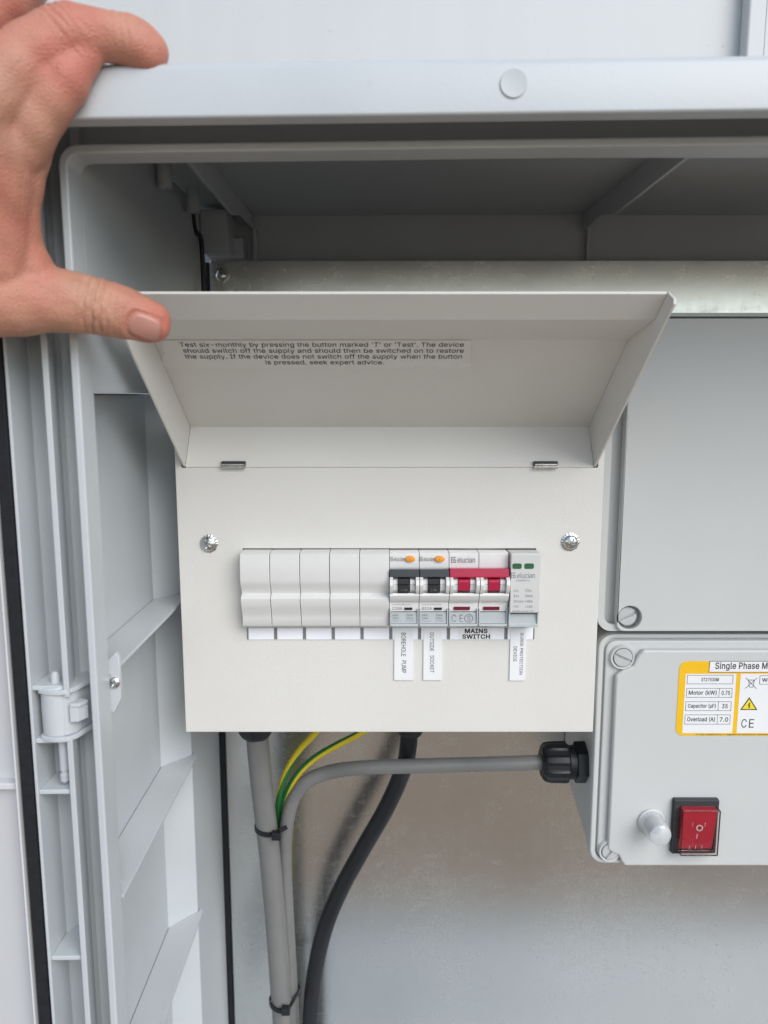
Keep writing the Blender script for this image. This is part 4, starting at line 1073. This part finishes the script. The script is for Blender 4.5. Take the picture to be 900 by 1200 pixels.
# rating label
LY = GY - .25
a, c = at(797, 862, LY), at(797, 775, LY)
lx0, lz0, lz1 = (at(794, 820, LY).x), a.z, c.z
LX1 = lx0 + 108
def X(px, py): return at(px, py, LY).x
def Z(py): return at(850, py, LY).z
mb = MB().slab(rrect(lx0, LX1, lz0, lz1, 5), LY, GY - .02, 0)
def patch(x0, x1, z0, z1, mi, lift):
    mb.add([(x0, LY - lift, z0), (x1, LY - lift, z0), (x1, LY - lift, z1), (x0, LY - lift, z1)], [(0, 1, 2, 3)], mi)
def frame(x0, x1, z0, z1, w=.28, lift=.1):
    for q in ((x0, x1, z0, z0 + w), (x0, x1, z1 - w, z1), (x0, x0 + w, z0 + w, z1 - w), (x1 - w, x1, z0 + w, z1 - w)): patch(*q, 2, lift)
def wordbox(t, x0, x1, z0, z1, cap, bold=.02, lift=.14, mi=2, fit=.8):
    w = (x1 - x0) * fit; h = cap
    mb.text(t, ((x0 + x1) / 2 - w / 2, LY, (z0 + z1) / 2 - h / 2), (1, 0, 0), (0, 0, 1), w, h, mi, bold, lift)
tx0 = X(831, 780)
patch(tx0, LX1 - 6, Z(788), Z(774.6), 1, .05); frame(tx0, LX1 - 6, Z(788), Z(774.6), .35)
w1 = X(898.5, 780) - X(837, 780)
mb.text("Single Phase Motor", (X(838, 782), LY, Z(786)), (1, 0, 0), (0, 0, 1), w1 * 1.27, Z(776) - Z(786), 2, .014, .14)
patch(X(801.5, 825), X(860.5, 825), Z(859), Z(789.6), 1, .05)
patch(X(865.5, 825), LX1 - 5, Z(859), Z(789.6), 1, .05)
bx0, bx1 = X(803.4, 825), X(857, 825); bd = X(841.8, 825)
for t, v, y0, y1 in (("ST27530M", None, 791, 801.6), ("Motor (kW)", "0.75", 806.4, 817.4), ("Capacitor (µF)", "35", 822, 833), ("Overload (A)", "7.0", 837.4, 848.8)):
    z1_, z0_ = Z(y0), Z(y1)
    frame(bx0, bx1, z0_, z1_)
    if v is None:
        wordbox(t, bx0 + 7, bx1 - 7, z0_, z1_, (z1_ - z0_) * .40, .02, fit=.72)
    else:
        patch(bd - .14, bd + .14, z0_ + .28, z1_ - .28, 2, .1)
        wordbox(t, bx0 + .6, bd - .6, z0_, z1_, (z1_ - z0_) * .54, .02, fit=.90)
        wordbox(v, bd + .6, bx1 - .4, z0_, z1_, (z1_ - z0_) * .46, .02, fit=.74 if len(v) > 2 else .5)
fx0 = X(890, 797); frame(fx0, fx0 + 26, Z(802), Z(791.4)); 
mb.text("WEEE", (fx0 + 1.6, LY, Z(798.8)), (1, 0, 0), (0, 0, 1), 10, Z(794.6) - Z(798.8), 2, .012, .14)
# crossed-out bin
def line(xa, za, xb, zb_, w=.32, lift=.12, mi=2):
    dx, dz = xb - xa, zb_ - za; L = math.hypot(dx, dz); nx_, nz_ = -dz / L * w / 2, dx / L * w / 2
    mb.add([(xa + nx_, LY - lift, za + nz_), (xa - nx_, LY - lift, za - nz_), (xb - nx_, LY - lift, zb_ - nz_), (xb + nx_, LY - lift, zb_ + nz_)], [(0, 1, 2, 3)], mi)
b0x, b1x, b0z, b1z = X(873.5, 800), X(887, 800), Z(807), Z(794.4)
bw, bh = b1x - b0x, b1z - b0z
line(b0x, b0z, b1x, b1z); line(b0x, b1z, b1x, b0z, lift=.13)
line(b0x + bw * .22, b0z + bh * .8, b0x + bw * .82, b0z + bh * .8, .4, .125)
line(b0x + bw * .27, b0z + bh * .76, b0x + bw * .36, b0z + bh * .15, lift=.127); line(b0x + bw * .76, b0z + bh * .76, b0x + bw * .68, b0z + bh * .15, lift=.128)
line(b0x + bw * .36, b0z + bh * .14, b0x + bw * .68, b0z + bh * .14, lift=.129)
# warning triangle
t0, t1, tm = (X(867.2, 832), Z(832)), (X(887.6, 832), Z(832)), (X(878, 817), Z(816.8))
mb.add([(t0[0], LY - .08, t0[1]), (t1[0], LY - .08, t1[1]), (tm[0], LY - .08, tm[1])], [(0, 1, 2)], 2)
cxm, czm = (t0[0] + t1[0] + tm[0]) / 3, (t0[1] + t1[1] + tm[1]) / 3
mb.add([(cxm + (q[0] - cxm) * .78, LY - .11, czm + (q[1] - czm) * .78) for q in (t0, t1, tm)], [(0, 1, 2)], 3)
k = (t1[0] - t0[0]) / 10
for q in (((.2, 2.4), (-.9, .2), (.0, .2), (.9, 2.4)), ((-.3, .5), (.7, .9), (.5, -1.2), (-.0, -1.2)), ((-.5, -.9), (.9, -.9), (.15, -2.1))):
    mb.add([(cxm + u * k * .8, LY - .15, czm + v * k * .8) for u, v in q], [tuple(range(len(q)))], 2)
mb.text("C", (X(868.4, 852), LY, Z(852.6)), (1, 0, 0), (0, 0, 1), X(874.6, 848) - X(868.4, 848), Z(842.6) - Z(852.6), 2, .01, .14)
mb.text("E", (X(877.4, 852), LY, Z(852.6)), (1, 0, 0), (0, 0, 1), X(883, 848) - X(877.4, 848), Z(842.6) - Z(852.6), 2, .01, .14)
mb.text("To be installed by a registered electrical contractor", (X(815, 860), LY, Z(862)), (1, 0, 0), (0, 0, 1), (X(900, 860) - X(815, 860)) * 1.05, Z(859.6) - Z(862), 2, .008, .14)
mb.build('rating_label', [M['yellow'], M['paper'], M['ink'], M['warn']], MSB, orient=False)
# rocker switch under its clear splash cover
a, c = at(784, 997, GY), at(841, 934, GY)
rx0, rx1, rz0, rz1 = a.x, c.x, a.z, c.z
mb = MB()
mb.slab(rrect(rx0, rx1, rz0, rz1, 1.0, 3), GY - 2.2, GY - .02)
W_ = rx1 - rx0; H_ = rz1 - rz0
for q in ((rx0 + .4, rx1 - .4, rz1 - 4.4, rz1 - .4), (rx0 + .4, rx1 - .4, rz0 + .4, rz0 + 2.0), (rx0 + .4, rx0 + 4.0, rz0 + 2.0, rz1 - 4.4), (rx1 - 2.6, rx1 - .4, rz0 + 2.0, rz1 - 4.4)):
    mb.box(q[0], q[1], GY - 4.0, GY - 2.0, q[2], q[3])
sw = mb.build('rocker_switch', M['dark'], MSB, bevel=.35, label="black bezel rocker switch under a clear cover")
ix0, ix1, iz0, iz1 = rx0 + 4.3, rx1 - 2.9, rz0 + 3.0, rz1 - 4.8
zmid = (iz0 + iz1) / 2
mb = MB().prof([(GY - 2.2, iz1 - .2), (GY - 8.2, iz1 - .2), (GY - 7.0, zmid + 4), (GY - 6.2, zmid), (GY - 4.6, iz0 + 3.5), (GY - 3.0, iz0 + .2), (GY - 2.2, iz0 + .2)], ix0 + .5, ix1 - .5)
rk = mb.build('rocker', M['rocker'], sw, bevel=.4)
mb = MB()
c0 = ((ix0 + ix1) / 2 + .4, zmid + 2.6)
mb.lathe([(1.5, 0), (1.5, .12), (2.2, .12), (2.2, 0)], (c0[0], GY - 7.35, c0[1]), (0, -1, 0), 24, caps=False)
def fy(z): return GY - 6.35 + (zmid - z) * (1.6 / (zmid - iz0 - 3.5)) if z < zmid else GY - 6.35 - (z - zmid) * .2
def mark(xa, xb, za, zb_):
    mb.add([(xa, fy(za), za), (xb, fy(za), za), (xb, fy(zb_), zb_), (xa, fy(zb_), zb_), (xa, fy(za) + .5, za), (xb, fy(za) + .5, za), (xb, fy(zb_) + .5, zb_), (xa, fy(zb_) + .5, zb_)],
           [(0, 1, 2, 3), (7, 6, 5, 4), (0, 4, 5, 1), (1, 5, 6, 2), (2, 6, 7, 3), (3, 7, 4, 0)])
mark(c0[0] - 1.0, c0[0] - .4, zmid - 6.0, zmid - 2.4)
for k_ in (-4.4, -.3, 3.8):
    mark((ix0 + ix1) / 2 + k_, (ix0 + ix1) / 2 + k_ + .2, iz0 + 1.2, iz0 + 4.0)
for k_ in (-4.4, 3.8):
    mark((ix0 + ix1) / 2 + k_, (ix0 + ix1) / 2 + k_ + .2, zmid + 3.2, zmid + 6.6)
mb.build('switch_marks', M['paleink'], sw)
# clear cover: five-sided shell
o0, o1, q0, q1 = ix0 - .6, ix1 + 1.2, iz0 - .6, iz1 + .4
mb = MB()
yo, yi = GY - 10.0, GY - 9.4
mb.box(o0, o1, yo, yi, q0, q1)
mb.box(o0, o0 + .7, yi + .01, GY - 3.9, q0, q1); mb.box(o1 - .7, o1, yi + .01, GY - 3.9, q0, q1)
mb.box(o0 + .71, o1 - .71, yi + .01, GY - 3.9, q1 - .7, q1); mb.box(o0 + .71, o1 - .71, yi + .01, GY - 3.9, q0, q0 + .7)
mb.build('switch_cover', M['cover'], sw, bevel=.25)
# pilot lamp
c = at(763, 962, GY)
MB().lathe([(9.0, 0.02), (9.0, 1.4), (8.2, 2.0), (7.4, 2.0)], (c.x, GY, c.z), (0, -1, 0), 36).build('lamp_collar', M['abs'], MSB)
lampr = 7.7
mb = MB().lathe([(lampr, 1.6), (lampr, 15), (lampr - .8, 17.5), (lampr - 3, 19.0), (.01, 19.6)], (c.x, GY, c.z), (0, -1, 0), 36, caps=False)
lamp = mb.build('pilot_lamp', M['lens'], MSB, label="colourless translucent pilot lamp cap")
MB().lathe([(5.2, 1.8), (5.2, 5), (3.2, 6), (3.2, 10), (2.2, 11.8), (.01, 12.4)], (c.x, GY, c.z), (0, -1, 0), 24, caps=False).build('lamp_core', M['greyink'], lamp)
# side gland
gc = at(660, 893, 503)
xs_ = at(690, 893, 503).x
mb = MB()
rib = lambda t, j: 1 + (.035 * math.copysign(1, math.sin(8 * t)))
mb.lathe([(10.2, 0), (12.6, 2.2), (13.4, 6), (13.6, 17), (12.8, 18.2)], (at(634, 893, 503).x, 503, gc.z), (1, 0, 0), 64, mod=rib)
mb.lathe([(11.6, 18.3), (11.6, 23.0)], (at(634, 893, 503).x, 503, gc.z), (1, 0, 0), 48)
mb.lathe([(13.8, 23.1), (14.2, 24), (14.2, 30.5), (14.0, 35)], (at(634, 893, 503).x, 503, gc.z), (1, 0, 0), 6, up=(0, .3, 1))
mb.build('cable_gland', M['black'], MSB, bevel=.3)

# ================================================================== CABLES
o = MB().tube([(at(300, 866, 505).x, 505, -206)] + [at(*q) for q in ((303, 880, 506), (309, 940, 514), (316, 1000, 522), (323, 1080, 530), (328, 1150, 534), (332, 1215, 537), (334, 1320, 540))], 7.8, 24).build('armoured_cable', M['cable'])
tag(o, "thick grey cable dropping straight from the left gland of the consumer unit", "cable")
o = MB().tube([(at(640, 893, 503).x, 503, gc.z)] + [at(*q) for q in ((600, 894.5, 504), (540, 896, 507), (470, 898, 508), (420, 900, 512), (385, 905, 519), (358, 917, 520), (343, 938, 522), (336, 968, 524), (334, 1010, 533), (337, 1080, 541), (341, 1150, 545), (344, 1215, 547), (346, 1320, 549))], 5.1, 20).build('thin_cable', M['cable'])
tag(o, "slim grey cable curving from the black side gland round and down beside the thick one", "cable")
o = MB().tube([(at(481, 866, 512).x, 512, -206)] + [at(*q) for q in ((478, 878, 519), (470, 908, 529), (452, 948, 533), (425, 995, 535), (398, 1045, 536), (380, 1090, 534), (369, 1140, 537), (364, 1190, 539), (364, 1240, 541), (366, 1330, 543))], 6.3, 22).build('black_cable', M['black'])
tag(o, "black rubber cable snaking down in front of the galvanised plate", "cable")
ey = lambda f: 1 if f < .42 else 0
o = MB().tube([at(*q) for q in ((384, 838, 512), (370, 858, 514), (352, 878, 517), (338, 900, 519), (329, 925, 521), (326, 950, 528), (326, 1000, 540), (328, 1060, 548))], 2.5, 18, smi=ey, twist=.03).build('earth_wire', [M['egreen'], M['eyellow']])
tag(o, "green and yellow earth wire, the left steeper one, showing mostly yellow", "wire", "earth wires under the consumer unit")
o = MB().tube([at(*q) for q in ((450, 838, 508), (424, 858, 511), (395, 873, 514), (368, 889, 517), (347, 910, 520), (333, 938, 525), (329, 965, 534), (328, 1010, 545), (330, 1070, 552))], 2.5, 18, smi=lambda f: 1 if f < .42 else 0, twist=-.012).build('earth_wire', [M['egreen'], M['eyellow']])
tag(o, "green and yellow earth wire, the right flatter one, showing mostly green", "wire", "earth wires under the consumer unit")

def tie(pts, Y, name_label, head):
    """flat strap closed round the bundle, plus its lock"""
    t = thing('cable_tie', at(head[0], head[1], Y - 10), name_label, "cable tie", "black cable ties round the grey cables")
    path = [Vector(p_) for p_ in pts]
    P = path + [path[0]]
    mb = MB(); vs = []
    cen = sum(path, Vector((0, 0, 0))) / len(path)
    for p_ in P:
        r = (p_ - cen); r.z = 0; r.normalize()
        for (dr, dz) in ((0, -1.7), (1.0, -1.7), (1.0, 1.7), (0, 1.7)):
            vs.append(p_ + r * dr + Vector((0, 0, dz)))
    fs = []
    for i in range(len(P) - 1):
        for k_ in range(4): fs.append((i * 4 + k_, i * 4 + (k_ + 1) % 4, i * 4 + 4 + (k_ + 1) % 4, i * 4 + 4 + k_))
    mb.add(vs, fs); mb.build('strap', M['black'], t)
    h = at(head[0], head[1], Y - 10.5)
    MB().box(h.x - 3.2, h.x + 3.2, h.y - 2.6, h.y + 2.8, h.z - 2.8, h.z + 2.8).build('lock', M['black'], t, bevel=.7)
def ring(cpx, cpy, tpx, tpy, Yc, Yt, R, r, zoff):
    """taut loop round both cables: hull of their two round sections, slightly tilted"""
    a, b = at(cpx, cpy, Yc), at(tpx, tpy, Yt)
    pts = []
    for c, q in ((a, R), (b, r)):
        pts += [(c.x + q * math.cos(k_ * math.pi / 10), c.y + q * math.sin(k_ * math.pi / 10)) for k_ in range(20)]
    pts = sorted(set(pts)); lo, hi = [], []
    for seq, h in ((pts, lo), (pts[::-1], hi)):
        for p_ in seq:
            while len(h) > 1 and (h[-1][0] - h[-2][0]) * (p_[1] - h[-2][1]) - (h[-1][1] - h[-2][1]) * (p_[0] - h[-2][0]) <= 1e-6: h.pop()
            h.append(p_)
    hull = lo[:-1] + hi[:-1]
    xm = (a.x + b.x) / 2
    return [(x, y, a.z + zoff * abs(x - xm) / R) for x, y in hull]
tie(ring(313, 972, 335.5, 972, 518, 525, 8.1, 5.4, 1.4), 518, "upper black cable tie around the grey cables and earth wires", (324, 979))
tie(ring(329, 1176, 343, 1176, 535, 546, 8.1, 5.4, 2.2), 534, "lower black cable tie around the two grey cables", (335, 1184))

# ================================================================== HAND
def capsule(mb, pts, n=18, flat=1.0, nrm=None):
    """swept tube with a radius per point and round ends"""
    P = [Vector(p_[0]) for p_ in pts]; R = [p_[1] for p_ in pts]
    F = [p_[2] if len(p_) > 2 else 1.0 for p_ in pts]
    Q = spline(P, 5) if len(P) > 2 else P
    m = len(Q)
    def lin(A, i):
        t = i / (m - 1) * (len(A) - 1); k_ = min(int(t), len(A) - 2); return A[k_] + (A[k_ + 1] - A[k_]) * (t - k_)
    rows = []
    t0 = (Q[1] - Q[0]).normalized(); t1 = (Q[-1] - Q[-2]).normalized()
    for k_ in range(5):
        a = math.pi / 2 * (1 - k_ / 5)
        rows.append((Q[0] - t0 * R[0] * math.sin(a), max(.05, R[0] * math.cos(a)), t0, F[0]))
    for i in range(m):
        t = (Q[min(i + 1, m - 1)] - Q[max(i - 1, 0)]).normalized()
        rows.append((Q[i], lin(R, i), t, lin(F, i)))
    for k_ in range(1, 6):
        a = math.pi / 2 * k_ / 5
        rows.append((Q[-1] + t1 * R[-1] * math.sin(a), max(.05, R[-1] * math.cos(a)), t1, F[-1]))
    u = Vector(nrm) if nrm else Vector((0, 1, 0))
    vs, fs = [], []
    for c, r, t, f in rows:
        uu = (u - t * u.dot(t)).normalized(); w = t.cross(uu)
        for k_ in range(n):
            a = 2 * math.pi * k_ / n
            vs.append(c + uu * math.cos(a) * r * f + w * math.sin(a) * r)
    for i in range(len(rows) - 1):
        for k_ in range(n):
            fs.append((i * n + k_, i * n + (k_ + 1) % n, (i + 1) * n + (k_ + 1) % n, (i + 1) * n + k_))
    fs.append(tuple(range(n))[::-1]); fs.append(tuple((len(rows) - 1) * n + k_ for k_ in range(n)))
    mb.add(vs, fs)

mb = MB()
A_ = lambda x, y, Y, r, f=1.0: (at(x, y, Y), r, f)
# thumb: base, knuckle, joint, pad
capsule(mb, [A_(-170, 330, 286, 20), A_(-70, 345, 294, 17), A_(10, 350, 304, 14.6, .92), A_(62, 351.5, 310, 12.8, .85), A_(115, 359.5, 315, 11.3, .92), A_(150, 368, 318, 10.4, .88), A_(175, 377, 319.5, 8.8, .82)])
capsule(mb, [A_(150, 372, 319, 9.3, .9), A_(177, 382, 320, 6.1, .9)])
# index: proximal, middle, tip curling over the canopy
capsule(mb, [A_(-115, 190, 270, 15), A_(-35, 128, 280, 14.0), A_(25, 75, 287, 11.6), A_(80, 38, 292, 9.9)])
capsule(mb, [A_(78, 39, 292, 9.8), A_(118, 42, 296, 8.8), A_(146, 47, 299, 8.7), A_(164, 55, 300.5, 8.5), A_(172.5, 61, 301.5, 7.9)])
# middle, ring, little fingers over the canopy
capsule(mb, [A_(-150, 150, 272, 15), A_(-85, 70, 284, 13.2), A_(-32, 18, 292, 12.2), A_(18, -22, 301, 10.8)])
capsule(mb, [A_(18, -22, 301, 10.4), A_(64, -50, 316, 8.8), A_(98, -48, 325, 8.2), A_(118, -36, 330, 6.8)])
capsule(mb, [A_(-190, 110, 276, 15), A_(-135, 20, 292, 12.6), A_(-80, -45, 308, 10.4), A_(-30, -80, 322, 9.6)])
capsule(mb, [A_(-30, -80, 322, 9.4), A_(30, -70, 336, 8.4), A_(70, -45, 344, 7.6), A_(85, -30, 347, 6.2)])
capsule(mb, [A_(-230, 80, 282, 14), A_(-185, -10, 300, 11), A_(-140, -70, 316, 9), A_(-100, -100, 328, 8.2)])
capsule(mb, [A_(-100, -100, 328, 8), A_(-55, -95, 338, 7), A_(-25, -75, 344, 6.2), A_(-12, -62, 346, 5)])
# web between thumb and index, palm, wrist and forearm
capsule(mb, [A_(-40, 135, 282, 15.5), A_(-8, 190, 290, 13.5), A_(-8, 250, 296, 13), A_(-10, 310, 300, 14)])
capsule(mb, [A_(52, 92, 289, 8.5), A_(40, 135, 292, 8.8), A_(27, 185, 297, 9.2), A_(20, 235, 300, 8.4), A_(20, 285, 304, 9.2), A_(34, 325, 308, 11)])
capsule(mb, [A_(100, 58, 294, 7.0), A_(74, 92, 292, 9.6), A_(50, 128, 291, 9.5), A_(20, 170, 292, 11)])
capsule(mb, [A_(-40, 140, 282, 16), A_(-130, 200, 272, 20), A_(-260, 280, 262, 24)])
capsule(mb, [A_(-30, 300, 304, 16), A_(-120, 300, 288, 22), A_(-260, 310, 264, 25)])
capsule(mb, [A_(-20, 230, 296, 16), A_(-120, 250, 280, 22), A_(-260, 290, 262, 25)])
capsule(mb, [A_(-140, 130, 274, 17), A_(-230, 220, 266, 21), A_(-330, 300, 256, 24)])
capsule(mb, [A_(-190, 90, 278, 16), A_(-280, 200, 270, 19), A_(-350, 300, 258, 22)])
capsule(mb, [A_(-260, 290, 262, 26), A_(-400, 330, 244, 25.5), A_(-620, 390, 220, 29), A_(-950, 470, 190, 36)])
raw = mb.build('hand_raw', M['skin'])
rm = raw.modifiers.new("remesh", 'REMESH'); rm.mode = 'VOXEL'; rm.voxel_size = 0.00065; rm.use_smooth_shade = True
sm_ = raw.modifiers.new("smooth", 'SMOOTH'); sm_.factor = .5; sm_.iterations = 26
bpy.context.view_layer.update()
dg = bpy.context.evaluated_depsgraph_get()
hm = bpy.data.meshes.new_from_object(raw.evaluated_get(dg))
off = Vector(raw.location)
bpy.data.objects.remove(raw)
nV = len(hm.vertices)
co = np.empty(nV * 3); hm.vertices.foreach_get("co", co); co = co.reshape(-1, 3) / MM + np.array(off) / MM
no = np.empty(nV * 3); hm.vertices.foreach_get("normal", no); no = no.reshape(-1, 3)
disp = np.zeros(nV); flush = np.zeros(nV)
def crease(p0, p1, where, half, reach, depth, width, face, bend=0.0):
    """fold lines across a finger: p0->p1 is its axis, where = mm along it"""
    global disp
    p0, p1 = np.array(p0), np.array(p1); ax = (p1 - p0) / np.linalg.norm(p1 - p0)
    rel = co - p0; u = rel @ ax; lat = rel - np.outer(u, ax); dist = np.linalg.norm(lat, axis=1)
    f = np.array(face, float); side = np.clip((no @ f) * 1.6 + .2, 0, 1)
    sidev = np.cross(ax, f); sidev /= np.linalg.norm(sidev)
    q = lat @ sidev
    for w, dp in zip(where, depth):
        uu = u - w - bend * (q / 10.0) ** 2 - .35 * np.sin(q * .9 + w)
        disp -= dp * np.exp(-(uu / width) ** 2) * side * (dist < reach)
camdir = (0.0, -1.0, .1)
ip0, ip1 = at(62, 353, 310), at(150, 368, 318)
crease(ip0, ip1, [9, 12, 15.2, 18, 20.5, 23], 12, 17, [.25, .5, .95, .8, .45, .25], .6, camdir, .8)
crease(at(78, 39, 292), at(147, 48, 299), [14.5, 17.5, 19.5], 9, 13, [.25, .45, .35], .6, (0, -.6, .8), .5)
crease(at(25, 75, 287), at(80, 38, 292), [16, 18.5, 21, 23.5], 11, 15, [.35, .5, .5, .35], .65, (-.3, -.6, .8), .5)
# flushed knuckles and pad
def blush(p_, r, a):
    global flush
    flush = np.maximum(flush, a * np.exp(-np.sum((co - np.array(p_)) ** 2, axis=1) / (r * r)))
blush(at(75, 75, 283), 15, .9); blush(at(182, 66, 300), 12, .7); blush(at(85, 30, 286), 12, .6)
blush(at(5, 260, 290), 18, .5); blush(at(190, 385, 316), 9, .6); blush(at(20, 30, 292), 14, .6); blush(at(110, 350, 320), 9, .35)
# soft lumps: tendons and flesh
lum = (np.sin(co[:, 0] * .31 + co[:, 2] * .17) * np.sin(co[:, 2] * .27 + co[:, 1] * .2)) * .35
disp += lum
# nail fold: a shallow groove round the place of the thumbnail
tipc = at(174.5, 382, 320)
axis_ = (at(186, 384, 320) - at(150, 370, 318)).normalized()
look = (-ray(178, 381)).normalized()
dirn = (look + Vector((0.25, 0, -.30))).normalized()
dirn = (dirn - axis_ * dirn.dot(axis_)).normalized()
side = axis_.cross(dirn)
rel = co - np.array(tipc + axis_ * -.2)
na_, nb_ = rel @ np.array(axis_) / 6.0, rel @ np.array(side) / 5.0
rr_ = (na_ ** 4 + nb_ ** 4) ** .25
facing = np.clip(no @ np.array(dirn) * 2, 0, 1)
disp -= .55 * np.exp(-((rr_ - 1.05) / .09) ** 2) * facing
disp += .35 * np.exp(-((rr_ - 1.34) / .12) ** 2) * facing * (na_ < .9)
co2 = co + no * disp[:, None]
origin = np.array(at(-260, 290, 262))
hm.vertices.foreach_set("co", ((co2 - origin) * MM).ravel())
att = hm.attributes.new("flush", 'FLOAT', 'POINT'); att.data.foreach_set("value", flush.astype(np.float32))
hm.materials.clear(); hm.materials.append(M['skin'])
hm.polygons.foreach_set("use_smooth", [True] * len(hm.polygons))
hm.update()
hand = bpy.data.objects.new('person', hm); COL.objects.link(hand)
hand.location = Vector(origin) * MM
tag(hand, "bare left hand gripping the canopy edge while its thumb holds the lid open", "person")
# thumbnail: a thin plate pressed on the back of the thumb tip
bvh = BVHTree.FromPolygons([Vector(v) for v in co2], [tuple(p_.vertices) for p_ in hm.polygons])
nu, nv = 15, 15
vs, fs, ok = [], [], True
top, bot = [], []
for i in range(nu):
    for j in range(nv):
        s_, t_ = i / (nu - 1) * 2 - 1, j / (nv - 1) * 2 - 1
        # square to rounded-end mapping
        sx = s_ * math.sqrt(1 - t_ * t_ * .42); tx = t_ * math.sqrt(1 - s_ * s_ * .42)
        p_ = tipc + axis_ * (sx * 6.0 - .2) + side * (tx * 5.0)
        h_, nr_, _, _ = bvh.ray_cast(p_ + dirn * 40, -dirn)
        if h_ is None: h_, nr_ = p_ + dirn * 6, dirn
        edge = max(abs(s_), abs(t_))
        bot.append(h_ - nr_ * .5)
        top.append(h_ + nr_ * (.28 if edge < .9 else .02))
vs = top + bot; K_ = nu * nv
for i in range(nu - 1):
    for j in range(nv - 1):
        a = i * nv + j
        fs.append((a, a + 1, a + nv + 1, a + nv)); fs.append((K_ + a, K_ + a + nv, K_ + a + nv + 1, K_ + a + 1))
rim = [j for j in range(nv)] + [i * nv + nv - 1 for i in range(1, nu)] + [(nu - 1) * nv + j for j in range(nv - 2, -1, -1)] + [i * nv for i in range(nu - 2, 0, -1)]
for a, b in zip(rim, rim[1:] + rim[:1]): fs.append((a, b, K_ + b, K_ + a))
MB().add(vs, fs).build('thumbnail', M['nail'], hand, ang=60)
